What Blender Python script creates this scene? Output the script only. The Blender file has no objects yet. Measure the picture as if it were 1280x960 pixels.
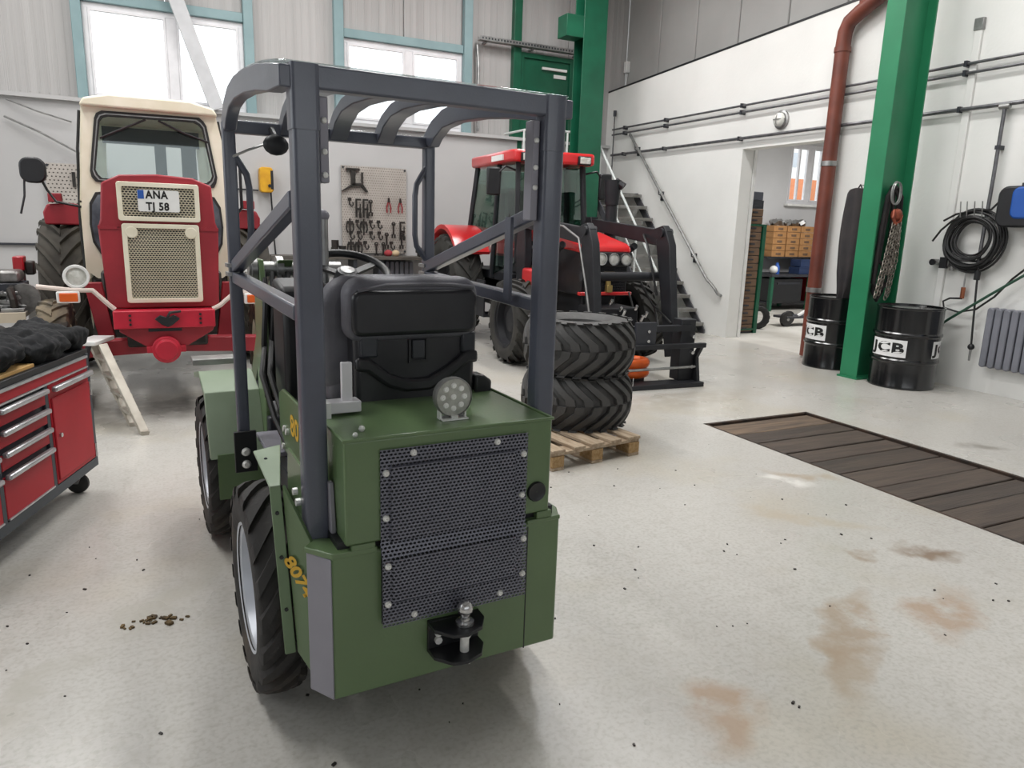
import bpy, bmesh, math, random
from math import sin, cos, pi, radians as R
from mathutils import Vector, Matrix

random.seed(7)
SC = bpy.context.scene
COL = SC.collection

# ---------------------------------------------------------------- camera
cam_d = bpy.data.cameras.new('camera')
cam_d.sensor_width = 36.0
cam_d.lens = 900.74 / 1280 * 36.0
cam_d.clip_start = 0.05
cam = bpy.data.objects.new('camera', cam_d)
COL.objects.link(cam)
_p, _r, _y = R(12.334), R(1.748), R(26.29)
_f = Vector((sin(_y) * cos(_p), cos(_y) * cos(_p), -sin(_p)))
_rt = Vector((cos(_y), -sin(_y), 0))
_up = _rt.cross(_f)
_rt2 = cos(_r) * _rt + sin(_r) * _up
_up2 = -sin(_r) * _rt + cos(_r) * _up
_m = Matrix((_rt2, _up2, -_f)).transposed().to_4x4()
_m.translation = (0, 0, 1.6)
cam.matrix_world = _m
SC.camera = cam

# ---------------------------------------------------------------- light and exposure
SC.view_settings.view_transform = 'Standard'
SC.view_settings.look = 'None'
SC.view_settings.exposure = 0.0
SC.view_settings.gamma = 1.0
SC.view_settings.use_curve_mapping = False
SC.cycles.use_denoising = True
SC.cycles.max_bounces = 8
SC.cycles.diffuse_bounces = 5
SC.cycles.transparent_max_bounces = 12
SC.cycles.sample_clamp_indirect = 6.0

world = bpy.data.worlds.new('overcast_sky')
SC.world = world
world.use_nodes = True
_bg = world.node_tree.nodes['Background']
_bg.inputs['Color'].default_value = (0.93, 0.97, 1.0, 1)
_bg.inputs['Strength'].default_value = 2.3


def area_light(name, loc, sx, sy, power, col=(1, 0.99, 0.975), rot=(0, 0, 0)):
    d = bpy.data.lights.new(name, 'AREA')
    d.shape = 'RECTANGLE'
    d.size, d.size_y = sx, sy
    d.energy = power
    d.color = col
    o = bpy.data.objects.new(name, d)
    o.location = loc
    o.rotation_euler = rot
    COL.objects.link(o)
    return o


# the hall's ceiling lamps: rows of long tubes, the light of each just below its housing
LAMP_SPOTS = [(-1.6, 3.7), (1.9, 3.7), (5.4, 3.7), (-1.6, 6.6), (1.9, 6.6), (5.4, 6.6),
              (-1.6, 9.5), (1.9, 9.5), (5.4, 9.5)]
LAMP_POWER = 96.0
for _x, _yy in LAMP_SPOTS:
    area_light('ceiling_lamp_light', (_x, _yy, 6.27), 0.5, 1.9, LAMP_POWER)
area_light('annex_lamp_light', (11.5, 8.6, 3.78), 0.4, 2.2, 200.0)


# unseen openings added to let daylight in: a band behind the camera and one in the left wall (portals only guide sampling)
for _n, _loc, _sx, _sy, _rot in [('gap_daylight_added', (1.2, -5.1, 2.7), 9.4, 1.4, (-pi / 2, 0, pi)), ('added_left_daylight', (-5.1, 5.6, 3.6), 8.4, 3.2, (0, -pi / 2, 0))]:
    _o = area_light(_n, _loc, _sx if _n[0] == 'g' else _sy, _sy if _n[0] == 'g' else _sx, 1.0, rot=_rot)
    _o.data.cycles.is_portal = True


# ---------------------------------------------------------------- materials
def lin(h):
    h = h.lstrip('#')
    c = [int(h[i:i + 2], 16) / 255 for i in (0, 2, 4)]
    return [x / 12.92 if x <= 0.04045 else ((x + 0.055) / 1.055) ** 2.4 for x in c]


MATS = {}


def mat(name, col, rough=0.5, metal=0.0, col2=None, scale=6.0, lo=0.35, hi=0.65, bump=0.0, bscale=80.0,
        coat=0.0, emit=0.0, stretch=None, spec=0.5):
    if name in MATS:
        return MATS[name]
    m = bpy.data.materials.new(name)
    m.use_nodes = True
    nt = m.node_tree
    b = nt.nodes['Principled BSDF']
    c = lin(col) if isinstance(col, str) else list(col)
    b.inputs['Base Color'].default_value = (*c, 1)
    b.inputs['Roughness'].default_value = rough
    b.inputs['Metallic'].default_value = metal
    b.inputs['Specular IOR Level'].default_value = spec
    if coat:
        b.inputs['Coat Weight'].default_value = coat
        b.inputs['Coat Roughness'].default_value = 0.15
    if emit:
        b.inputs['Emission Color'].default_value = (*c, 1)
        b.inputs['Emission Strength'].default_value = emit
    tc = nt.nodes.new('ShaderNodeTexCoord')
    src = tc.outputs['Object']
    if stretch:
        mp = nt.nodes.new('ShaderNodeMapping')
        mp.inputs['Scale'].default_value = stretch
        nt.links.new(src, mp.inputs['Vector'])
        src = mp.outputs['Vector']
    if col2 is None:
        col2 = [min(1, x * 0.9) for x in c]
    else:
        col2 = lin(col2) if isinstance(col2, str) else list(col2)
    n = nt.nodes.new('ShaderNodeTexNoise')
    n.inputs['Scale'].default_value = scale
    n.inputs['Detail'].default_value = 5
    nt.links.new(src, n.inputs['Vector'])
    rp = nt.nodes.new('ShaderNodeValToRGB')
    rp.color_ramp.elements[0].position = lo
    rp.color_ramp.elements[1].position = hi
    rp.color_ramp.elements[0].color = (*c, 1)
    rp.color_ramp.elements[1].color = (*col2, 1)
    nt.links.new(n.outputs['Fac'], rp.inputs['Fac'])
    nt.links.new(rp.outputs['Color'], b.inputs['Base Color'])
    if bump:
        n2 = nt.nodes.new('ShaderNodeTexNoise')
        n2.inputs['Scale'].default_value = bscale
        n2.inputs['Detail'].default_value = 3
        nt.links.new(src, n2.inputs['Vector'])
        bp = nt.nodes.new('ShaderNodeBump')
        bp.inputs['Strength'].default_value = bump
        bp.inputs['Distance'].default_value = 0.01
        nt.links.new(n2.outputs['Fac'], bp.inputs['Height'])
        nt.links.new(bp.outputs['Normal'], b.inputs['Normal'])
    MATS[name] = m
    return m


def glass(name, tint=(1, 1, 1), alpha=0.15, rough=0.02):
    """window pane: mostly clear with a real gloss on it"""
    m = bpy.data.materials.new(name)
    m.use_nodes = True
    nt = m.node_tree
    for n in list(nt.nodes):
        if n.type == 'BSDF_PRINCIPLED':
            nt.nodes.remove(n)
    out = [n for n in nt.nodes if n.type == 'OUTPUT_MATERIAL'][0]
    tr = nt.nodes.new('ShaderNodeBsdfTransparent')
    tr.inputs['Color'].default_value = (*tint, 1)
    gl = nt.nodes.new('ShaderNodeBsdfGlossy')
    gl.inputs['Roughness'].default_value = rough
    gl.inputs['Color'].default_value = (0.9, 0.95, 0.95, 1)
    lw = nt.nodes.new('ShaderNodeLayerWeight')
    lw.inputs['Blend'].default_value = 0.5
    fr = nt.nodes.new('ShaderNodeMath')
    fr.operation = 'POWER'
    fr.inputs[1].default_value = 5.0
    nt.links.new(lw.outputs['Facing'], fr.inputs[0])
    ad = nt.nodes.new('ShaderNodeMath')
    ad.operation = 'ADD'
    ad.use_clamp = True
    ad.inputs[1].default_value = alpha
    nt.links.new(fr.outputs[0], ad.inputs[0])
    mx = nt.nodes.new('ShaderNodeMixShader')
    nt.links.new(ad.outputs[0], mx.inputs['Fac'])
    nt.links.new(tr.outputs[0], mx.inputs[1])
    nt.links.new(gl.outputs[0], mx.inputs[2])
    nt.links.new(mx.outputs[0], out.inputs['Surface'])
    return m


# ---------------------------------------------------------------- mesh helpers
class G:
    """collects simple shapes; build() links them as ONE mesh object"""

    def __init__(s):
        s.v, s.f = [], []

    def add(s, vs, fs):
        o = len(s.v)
        s.v += [tuple(v) for v in vs]
        s.f += [tuple(i + o for i in f) for f in fs]
        return s

    def box(s, x0, x1, y0, y1, z0, z1):
        vs = [(x, y, z) for x in (x0, x1) for y in (y0, y1) for z in (z0, z1)]
        return s.add(vs, [(0, 1, 3, 2), (4, 6, 7, 5), (0, 4, 5, 1), (2, 3, 7, 6), (0, 2, 6, 4), (1, 5, 7, 3)])

    def obox(s, c, size, rot=(0, 0, 0)):
        from mathutils import Euler
        m = Euler(rot).to_matrix()
        hx, hy, hz = [k / 2 for k in size]
        vs = [Vector(c) + m @ Vector((x, y, z)) for x in (-hx, hx) for y in (-hy, hy) for z in (-hz, hz)]
        return s.add(vs, [(0, 1, 3, 2), (4, 6, 7, 5), (0, 4, 5, 1), (2, 3, 7, 6), (0, 2, 6, 4), (1, 5, 7, 3)])

    def bar(s, p0, p1, w, h, up=(0, 0, 1)):
        p0, p1 = Vector(p0), Vector(p1)
        d = (p1 - p0).normalized()
        sd = d.cross(Vector(up))
        if sd.length < 1e-4:
            sd = d.cross(Vector((1, 0, 0)))
        sd.normalize()
        u = sd.cross(d).normalized()
        vs = []
        for p in (p0, p1):
            for a, b in ((-1, -1), (1, -1), (1, 1), (-1, 1)):
                vs.append(p + sd * a * w / 2 + u * b * h / 2)
        return s.add(vs, [(3, 2, 1, 0), (4, 5, 6, 7), (0, 1, 5, 4), (1, 2, 6, 5), (2, 3, 7, 6), (3, 0, 4, 7)])

    def cyl(s, p0, p1, r0, r1=None, n=14, cap=True):
        r1 = r0 if r1 is None else r1
        p0, p1 = Vector(p0), Vector(p1)
        d = (p1 - p0).normalized()
        a = d.orthogonal().normalized()
        b = d.cross(a)
        vs = []
        for p, r in ((p0, r0), (p1, r1)):
            for i in range(n):
                t = 2 * pi * i / n
                vs.append(p + a * cos(t) * r + b * sin(t) * r)
        fs = [(i, (i + 1) % n, n + (i + 1) % n, n + i) for i in range(n)]
        if cap:
            fs += [tuple(range(n - 1, -1, -1)), tuple(range(n, 2 * n))]
        return s.add(vs, fs)

    def tube(s, pts, r, n=8, closed=False):
        pts = [Vector(p) for p in pts]
        m = len(pts)
        vs, fs = [], []
        prev = None
        for i, p in enumerate(pts):
            if closed:
                d = pts[(i + 1) % m] - pts[i - 1]
            else:
                d = pts[min(i + 1, m - 1)] - pts[max(i - 1, 0)]
            d.normalize()
            if prev is None:
                a = d.orthogonal().normalized()
            else:
                a = prev - d * prev.dot(d)
                a = a.normalized() if a.length > 1e-5 else d.orthogonal().normalized()
            prev = a
            b = d.cross(a)
            for k in range(n):
                t = 2 * pi * k / n
                vs.append(p + (a * cos(t) + b * sin(t)) * r)
        for i in range(m if closed else m - 1):
            j = (i + 1) % m
            for k in range(n):
                l = (k + 1) % n
                fs.append((i * n + k, i * n + l, j * n + l, j * n + k))
        if not closed:
            fs += [tuple(range(n - 1, -1, -1)), tuple(range((m - 1) * n, m * n))]
        return s.add(vs, fs)

    def prism(s, poly, ax, a, b):
        """extrude a 2D polygon along axis ax ('x': poly is (y,z), 'y': (x,z), 'z': (x,y))"""
        def P(q, t):
            return {'x': (t, q[0], q[1]), 'y': (q[0], t, q[1]), 'z': (q[0], q[1], t)}[ax]
        n = len(poly)
        vs = [P(q, a) for q in poly] + [P(q, b) for q in poly]
        fs = [(i, (i + 1) % n, n + (i + 1) % n, n + i) for i in range(n)]
        fs += [tuple(range(n - 1, -1, -1)), tuple(range(n, 2 * n))]
        return s.add(vs, fs)

    def ring(s, outer, inner, ax, a, b):
        """plate between two polygons with the same number of points"""
        def P(q, t):
            return {'x': (t, q[0], q[1]), 'y': (q[0], t, q[1]), 'z': (q[0], q[1], t)}[ax]
        n = len(outer)
        vs = [P(q, t) for t in (a, b) for q in outer] + [P(q, t) for t in (a, b) for q in inner]
        fs = []
        for i in range(n):
            j = (i + 1) % n
            fs += [(i, j, 2 * n + j, 2 * n + i), (n + i, 3 * n + i, 3 * n + j, n + j),
                   (i, n + i, n + j, j), (2 * n + i, 2 * n + j, 3 * n + j, 3 * n + i)]
        return s.add(vs, fs)

    def lathe(s, prof, c=(0, 0, 0), ax='z', n=24, closed=False, a0=0.0, a1=2 * pi):
        c = Vector(c)
        vs, fs = [], []
        m = len(prof)
        full = abs(a1 - a0 - 2 * pi) < 1e-6
        k = n if full else n + 1
        for i in range(k):
            t = a0 + (a1 - a0) * i / n
            for r, h in prof:
                q = {'z': (r * cos(t), r * sin(t), h), 'x': (h, r * cos(t), r * sin(t)), 'y': (r * cos(t), h, r * sin(t))}[ax]
                vs.append(c + Vector(q))
        for i in range(n):
            i2 = (i + 1) % k
            for j in range(m if closed else m - 1):
                j2 = (j + 1) % m
                fs.append((i * m + j, i2 * m + j, i2 * m + j2, i * m + j2))
        return s.add(vs, fs)

    def ball(s, c, r, n=12, sq=(1, 1, 1)):
        c = Vector(c)
        m = n // 2 + 1
        vs, fs = [], []
        for i in range(m):
            ph = pi * i / (m - 1)
            for k in range(n):
                t = 2 * pi * k / n
                vs.append(c + Vector((r * sq[0] * sin(ph) * cos(t), r * sq[1] * sin(ph) * sin(t), r * sq[2] * cos(ph))))
        for i in range(m - 1):
            for k in range(n):
                l = (k + 1) % n
                fs.append((i * n + k, (i + 1) * n + k, (i + 1) * n + l, i * n + l))
        return s.add(vs, fs)

    def xform(s, M):
        s.v = [tuple(M @ Vector(v)) for v in s.v]
        return s

    def build(s, name, m, parent=None, bevel=0.0, seg=2, smooth=38, world=False, loc=None):
        me = bpy.data.meshes.new(name)
        vs = s.v
        off = Vector((0, 0, 0))
        if parent is not None and world:
            off = Vector(parent.location)
        elif loc is not None:
            off = Vector(loc)
        if off.length:
            vs = [(v[0] - off[0], v[1] - off[1], v[2] - off[2]) for v in vs]
        me.from_pydata(vs, [], s.f)
        bm = bmesh.new()
        bm.from_mesh(me)
        bmesh.ops.remove_doubles(bm, verts=bm.verts, dist=1e-5)
        bmesh.ops.recalc_face_normals(bm, faces=bm.faces)
        bm.to_mesh(me)
        bm.free()
        if smooth:
            me.polygons.foreach_set('use_smooth', [True] * len(me.polygons))
            me.set_sharp_from_angle(angle=R(smooth))
        me.materials.append(m)
        o = bpy.data.objects.new(name, me)
        COL.objects.link(o)
        if parent is not None:
            o.parent = parent
        elif loc is not None:
            o.location = loc
        if bevel:
            md = o.modifiers.new('bevel', 'BEVEL')
            md.width = bevel
            md.segments = seg
            md.limit_method = 'ANGLE'
            md.angle_limit = R(40)
        return o


def tag(o, label, cat, group=None):
    o['label'] = label
    o['category'] = cat
    if group:
        o['group'] = group
    return o


def thing(name, label, cat, loc=(0, 0, 0), rotz=0.0, group=None):
    o = bpy.data.objects.new(name, None)
    o.empty_display_size = 0.1
    COL.objects.link(o)
    o.location = loc
    o.rotation_euler = (0, 0, rotz)
    return tag(o, label, cat, group)


def struct(o):
    o['kind'] = 'structure'
    return o


def stuff(o):
    o['kind'] = 'stuff'
    return o


def dup(src, parent=None):
    c = src.copy()
    COL.objects.link(c)
    if parent is not None:
        c.parent = parent
    for ch in list(src.children):
        dup(ch, c)
    return c


def rrect(x0, x1, z0, z1, r, k=5):
    pts = []
    for cx, cz, a in ((x1 - r, z1 - r, 0), (x0 + r, z1 - r, pi / 2), (x0 + r, z0 + r, pi), (x1 - r, z0 + r, 1.5 * pi)):
        for i in range(k + 1):
            t = a + pi / 2 * i / k
            pts.append((cx + r * cos(t), cz + r * sin(t)))
    return pts


def inset(pts, d):
    n = len(pts)
    cx = sum(p[0] for p in pts) / n
    cz = sum(p[1] for p in pts) / n
    hx = max(abs(p[0] - cx) for p in pts)
    hz = max(abs(p[1] - cz) for p in pts)
    return [(cx + (p[0] - cx) * (hx - d) / hx, cz + (p[1] - cz) * (hz - d) / hz) for p in pts]


def text_mesh(txt, h, bold=0.0, depth=0.0, spx=1.0, space=1.0):
    """letters as mesh data in the XY plane, centred; height h"""
    cu = bpy.data.curves.new('lettering', 'FONT')
    cu.body = txt
    cu.size = h / 0.72
    cu.offset = bold
    cu.extrude = depth
    cu.align_x = 'CENTER'
    cu.align_y = 'CENTER'
    cu.space_character = space
    cu.resolution_u = 3
    o = bpy.data.objects.new('lettering', cu)
    COL.objects.link(o)
    dg = bpy.context.evaluated_depsgraph_get()
    me = bpy.data.meshes.new_from_object(o.evaluated_get(dg))
    bpy.data.objects.remove(o)
    for v in me.vertices:
        v.co.x *= spx
    return me


def text_obj(name, txt, h, m, parent, M, **kw):
    me = text_mesh(txt, h, **kw)
    me.materials.clear()
    me.materials.append(m)
    me.transform(M)
    o = bpy.data.objects.new(name, me)
    COL.objects.link(o)
    if parent is not None:
        o.parent = parent
    return o


def basis(o, ex, ey):
    ex, ey = Vector(ex), Vector(ey)
    ez = ex.cross(ey)
    m = Matrix((ex, ey, ez)).transposed().to_4x4()
    m.translation = o
    return m


def perforated(x0, x1, z0, z1, px, pz, hx, hz, yf, depth=0.003, rad=0.0):
    """sheet in the XZ plane with staggered six sided holes, yf(x,z) gives its face"""
    g = G()
    nz = max(1, round((z1 - z0) / pz))
    pz = (z1 - z0) / nz
    nx = max(1, round((x1 - x0) / px))
    px = (x1 - x0) / nx
    for j in range(nz):
        off = 0.5 * px if j % 2 else 0.0
        for i in range(-1 if j % 2 else 0, nx):
            ax, az = x0 + i * px + off, z0 + j * pz
            cx, cz = ax + px / 2, az + pz / 2
            if rad:
                qx = max(x0 + rad - cx, 0, cx - (x1 - rad))
                qz = max(z0 + rad - cz, 0, cz - (z1 - rad))
                if qx * qx + qz * qz > rad * rad:
                    continue
            out = [(ax, az), (cx, az), (ax + px, az), (ax + px, az + pz), (cx, az + pz), (ax, az + pz)]
            out = [(min(max(a, x0), x1), b) for a, b in out]
            inn = [(cx - hx, cz - hz / 2), (cx, cz - hz), (cx + hx, cz - hz / 2), (cx + hx, cz + hz / 2), (cx, cz + hz), (cx - hx, cz + hz / 2)]
            inn = [(min(max(a, x0), x1), b) for a, b in inn]
            vs = [(a, yf(a, b), b) for a, b in out] + [(a, yf(a, b), b) for a, b in inn] + [(a, yf(a, b) + depth, b) for a, b in inn]
            fs = []
            for k in range(6):
                l = (k + 1) % 6
                fs += [(k, l, 6 + l, 6 + k), (6 + k, 6 + l, 12 + l, 12 + k)]
            g.add(vs, fs)
    return g


def tyre_mesh(rad, w, rr, nl, h, sweep, lw, straight=0.0, cen=0.0, apex=0.0, rnd=0.035):
    """tyre about the X axis with chevron lugs as raised blocks"""
    g = G()
    b = rad - h
    prof = [(rr, -0.40 * w), (rr + 0.25 * (b - rr), -0.49 * w), (rr + 0.55 * (b - rr), -0.5 * w), (b - 0.16 * (b - rr), -0.47 * w),
            (b - rnd * 0.86 * rad, -0.42 * w), (b - rnd * 0.3 * rad, -0.3 * w), (b, 0)]
    prof = prof + [(r, -x) for r, x in prof[-2::-1]] + [(rr * 0.97, 0.3 * w), (rr * 0.97, -0.3 * w)]
    g.lathe(prof, ax='x', n=48, closed=True)

    def crown(x):
        t = abs(2 * x / w)
        return b - rnd * rad * t ** 2.5

    for k in range(nl):
        for s in (-1, 1):
            a0 = 2 * pi * (k + (0.5 if s > 0 else 0.0)) / nl
            swp = sweep * (0.47 - s * apex) / 0.47
            st = []
            for t in (0, 0.25, 0.5, 0.75, 1.0):
                x = apex * w + s * (0.47 * w - s * apex * w) * (-cen + (1 + cen) * t)
                tt = max(0.0, (t - straight) / (1 - straight))
                st.append((x, a0 + swp * tt, crown(x) - 0.01, crown(x) + h - 0.02 * rad * max(0, t - 0.6)))
            x = s * w * 0.5
            st.append((x, a0 + swp * 1.04, b - 0.2 * (b - rr), b - 0.02 * rad))
            vs, fs = [], []
            for x, a, r0, r1 in st:
                dw = lw / 2 / rad
                for da, r in ((-dw * 1.2, r0), (-dw, r1), (dw, r1), (dw * 1.2, r0)):
                    vs.append((x, r * sin(a + da), r * cos(a + da)))
            m = len(st)
            for i in range(m - 1):
                for q in range(3):
                    fs.append((i * 4 + q, i * 4 + q + 1, i * 4 + 5 + q, i * 4 + 4 + q))
            fs += [(0, 1, 2, 3), ((m - 1) * 4 + 3, (m - 1) * 4 + 2, (m - 1) * 4 + 1, (m - 1) * 4)]
            g.add(vs, fs)
    return g


def wheel(parent, name, c, rad, w, rr, nl, h, sweep, lw, m_tyre, m_rim, side=-1, apex=0.0, cache={}):
    """a wheel part with its rim (and bolts) as sub-part; side: which x direction the dish faces"""
    key = (rad, w, rr, nl, h, sweep, lw, m_tyre.name, apex)
    if key not in cache:
        o = tyre_mesh(rad, w, rr, nl, h, sweep, lw, apex=apex).build(name, m_tyre, parent, smooth=32)
        cache[key] = o.data
    else:
        o = bpy.data.objects.new(name, cache[key])
        COL.objects.link(o)
        o.parent = parent
    o.location = c
    g = G()
    s = side
    g.lathe([(rr * 0.99, s * w * 0.42), (rr * 1.04, s * w * 0.44), (rr * 1.04, s * w * 0.40), (rr * 0.9, s * w * 0.36), (rr * 0.86, s * w * 0.12),
             (rr * 0.55, s * w * 0.10), (rr * 0.42, s * w * 0.2), (rr * 0.3, s * w * 0.22), (0.001, s * w * 0.22)], ax='x', n=32)
    g.lathe([(rr * 0.99, -s * w * 0.42), (rr * 0.86, -s * w * 0.1), (rr * 0.86, s * w * 0.1)], ax='x', n=32)
    rim = g.build('rim', m_rim, o)
    return o
# ---------------------------------------------------------------- shared materials
M_WALL = mat('white_plaster', '#e9e9e6', 0.85, col2='#e0e0dd', scale=0.9, bump=0.15, bscale=30)
M_WALL_BACK = mat('grey_wall_board', '#bdbcbc', 0.8, col2='#b3b2b2', scale=0.7)
M_PANEL = mat('ribbed_wall_panel', '#b3b1b0', 0.55, col2='#a8a6a5', scale=1.2, bump=0.5, bscale=18, stretch=(6, 1, 0.02))
M_PANEL_DARK = mat('grey_wall_panel', '#aaa9a7', 0.6, col2='#a09f9d', scale=1.0)
M_TEAL = mat('teal_steel_paint', '#86a0a4', 0.45, col2='#7d979b', scale=3)
M_GREEN_DK = mat('dark_green_steel_paint', '#145c42', 0.42, col2='#105039', scale=3)
M_GREEN_COL = mat('green_steel_paint', '#2a8059', 0.4, col2='#257651', scale=2)
M_WHITE_FRAME = mat('white_plastic_frame', '#e6e5e8', 0.4)
M_CEIL = mat('ceiling_sheet', '#d5d4d2', 0.8)
M_GLASS = glass('window_glass', (1, 1, 1), 0.02)
M_GALV = mat('galvanised_steel', '#a9a9a8', 0.38, 0.75, col2='#8d8d8c', scale=12)
M_STEEL = mat('bright_steel', '#cfcfcf', 0.25, 0.9, col2='#bcbcbc', scale=20)
M_BLACK = mat('black_plastic', '#17181b', 0.42, col2='#1d1e21', scale=10)
M_DKGREY = mat('dark_grey_paint', '#33353c', 0.42, col2='#2b2d33', scale=8)
M_RUBBER = mat('black_rubber', '#222223', 0.62, col2='#2b2a29', scale=8, bump=0.2, bscale=60)
M_RED = mat('red_paint', '#a81b26', 0.35, col2='#9a1620', scale=4, coat=0.3)
M_WHITE = mat('white_paint', '#e8e8e6', 0.45)
M_ORANGE = mat('orange_plastic', '#e0621c', 0.4, col2='#cf5414', scale=6)
M_YELLOW = mat('yellow_plastic', '#d9a421', 0.4, col2='#c9921a', scale=8)
M_BLUE = mat('blue_plastic', '#2456a8', 0.4)
M_WOOD = mat('pale_wood', '#c9a877', 0.7, col2='#b08c5c', scale=5, stretch=(1, 6, 6))


def floor_material():
    m = bpy.data.materials.new('painted_concrete_floor')
    m.use_nodes = True
    nt = m.node_tree
    L = nt.links
    b = nt.nodes['Principled BSDF']
    tc = nt.nodes.new('ShaderNodeTexCoord')
    P = tc.outputs['Object']

    def noise(sc, det=5, src=P):
        n = nt.nodes.new('ShaderNodeTexNoise')
        n.inputs['Scale'].default_value = sc
        n.inputs['Detail'].default_value = det
        L.new(src, n.inputs['Vector'])
        return n.outputs['Fac']

    def ramp(x, a, c, ca=(0, 0, 0, 1), cb=(1, 1, 1, 1)):
        r = nt.nodes.new('ShaderNodeValToRGB')
        r.color_ramp.elements[0].position = a
        r.color_ramp.elements[1].position = c
        r.color_ramp.elements[0].color = ca
        r.color_ramp.elements[1].color = cb
        L.new(x, r.inputs['Fac'])
        return r.outputs['Color']

    def mix(f, a, c):
        n = nt.nodes.new('ShaderNodeMix')
        n.data_type = 'RGBA'
        L.new(f, n.inputs['Factor'])
        for s, i in ((a, 'A'), (c, 'B')):
            sk = [k for k in n.inputs if k.name == i and k.type == 'RGBA'][0]
            if isinstance(s, tuple):
                sk.default_value = s
            else:
                L.new(s, sk)
        return [k for k in n.outputs if k.type == 'RGBA'][0]

    def math(op, a, c):
        n = nt.nodes.new('ShaderNodeMath')
        n.operation = op
        for i, s in enumerate((a, c)):
            if isinstance(s, (int, float)):
                n.inputs[i].default_value = s
            else:
                L.new(s, n.inputs[i])
        return n.outputs[0]

    base = ramp(noise(0.55), 0.3, 0.72, (*lin('#c3c1bc'), 1), (*lin('#b7b4ae'), 1))
    base = mix(ramp(noise(14, 8), 0.5, 0.85), base, (*lin('#b0ada6'), 1))
    base = mix(ramp(noise(1.1, 4), 0.52, 0.8), base, (*lin('#b9b2a2'), 1))
    base = mix(ramp(noise(55, 4), 0.45, 0.9), base, (*lin('#a19d94'), 1))
    # painted shade under the old tractor, with old oil and rust stains, each at its own place on the floor
    wob = nt.nodes.new('ShaderNodeTexNoise')
    wob.inputs['Scale'].default_value = 3.0
    wob.inputs['Detail'].default_value = 4
    L.new(P, wob.inputs['Vector'])
    va = nt.nodes.new('ShaderNodeVectorMath')
    va.operation = 'MULTIPLY_ADD'
    L.new(wob.outputs['Color'], va.inputs[0])
    va.inputs[1].default_value = (0.45, 0.45, 0)
    va.inputs[2].default_value = (-0.225, -0.225, 0)
    vb = nt.nodes.new('ShaderNodeVectorMath')
    L.new(P, vb.inputs[0])
    L.new(va.outputs[0], vb.inputs[1])
    wp = vb.outputs[0]
    stains_and_shade = STAINS_AND_SHADE
    for x, y, sx, sy, rz, col, k in stains_and_shade:
        mp = nt.nodes.new('ShaderNodeMapping')
        mp.vector_type = 'TEXTURE'
        mp.inputs['Location'].default_value = (x, y, 0)
        mp.inputs['Rotation'].default_value = (0, 0, rz)
        mp.inputs['Scale'].default_value = (sx, sy, 1)
        L.new(wp, mp.inputs['Vector'])
        ln = nt.nodes.new('ShaderNodeVectorMath')
        ln.operation = 'LENGTH'
        L.new(mp.outputs[0], ln.inputs[0])
        f = ramp(ln.outputs['Value'], 0.45, 1.0, (k, k, k, 1), (0, 0, 0, 1))
        f = math('MULTIPLY', f, ramp(noise(9, 6), 0.25, 0.55))
        base = mix(f, base, (*lin(col), 1))
    L.new(base, b.inputs['Base Color'])
    rg = ramp(noise(1.4, 3), 0.25, 0.8, (0.24, 0.24, 0.24, 1), (0.35, 0.35, 0.35, 1))
    L.new(rg, b.inputs['Roughness'])
    bp = nt.nodes.new('ShaderNodeBump')
    bp.inputs['Strength'].default_value = 0.05
    bp.inputs['Distance'].default_value = 0.01
    L.new(noise(3.5, 2), bp.inputs['Height'])
    L.new(bp.outputs['Normal'], b.inputs['Normal'])
    return m


STAINS_AND_SHADE = [
    (3.05, 1.75, 0.34, 0.15, 0.3, '#a58b72', 0.75), (1.66, 1.60, 0.28, 0.16, 0.5, '#a58b72', 0.75),
    (2.25, 1.62, 0.32, 0.11, 0.9, '#a3927d', 0.7), (2.5, 1.83, 0.45, 0.09, 0.5, '#a08d78', 0.75),
    (3.55, 2.15, 0.22, 0.09, -0.5, '#7f6a55', 0.9), (3.2, 2.25, 0.1, 0.06, 0.0, '#927d66', 0.8),
    (3.85, 3.35, 0.3, 0.1, -0.9, '#a99a86', 0.8), (3.7, 3.3, 0.2, 0.12, -0.9, '#dedcd6', 0.9),
    (3.3, 2.75, 0.5, 0.1, -0.9, '#b3a793', 0.6), (5.8, 3.3, 0.25, 0.12, -0.7, '#8a857c', 0.8),
    (-0.5, 2.6, 0.4, 0.08, 0.9, '#aaa79d', 0.7), (0.05, 6.75, 0.9, 0.5, 0.0, '#77736c', 0.8),  # second mark is the old tractor's shadow put into the floor colour
    (4.6, 5.4, 1.3, 0.35, 0.1, '#a39c90', 0.7), (0.0, 3.2, 0.5, 0.1, 0.8, '#b1aea4', 0.6),
    (-0.55, 2.15, 0.35, 0.06, -0.2, '#a9a196', 0.6),
]
M_FLOOR = floor_material()

# ---------------------------------------------------------------- floor with the inspection pit
PX0, PX1, PY0, PY1 = 4.115, 5.335, 0.3, 4.62
g = G()
g.box(-5, PX0, -5, 12.5, -0.2, 0)
g.box(PX1, 7.93, -5, 12.5, -0.2, 0)
g.box(PX0, PX1, PY1, 12.5, -0.2, 0)
g.box(PX0, PX1, -5, PY0, -0.2, 0)
floor = struct(g.build('floor', M_FLOOR, smooth=0))
g = G().box(7.93, 15.2, 3.8, 12.6, -0.2, -0.001)
struct(g.build('floor_annex', mat('annex_concrete', '#c9c6bf', 0.5, col2='#aaa69d', scale=1.6, bump=0.1, bscale=12), smooth=0))

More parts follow.
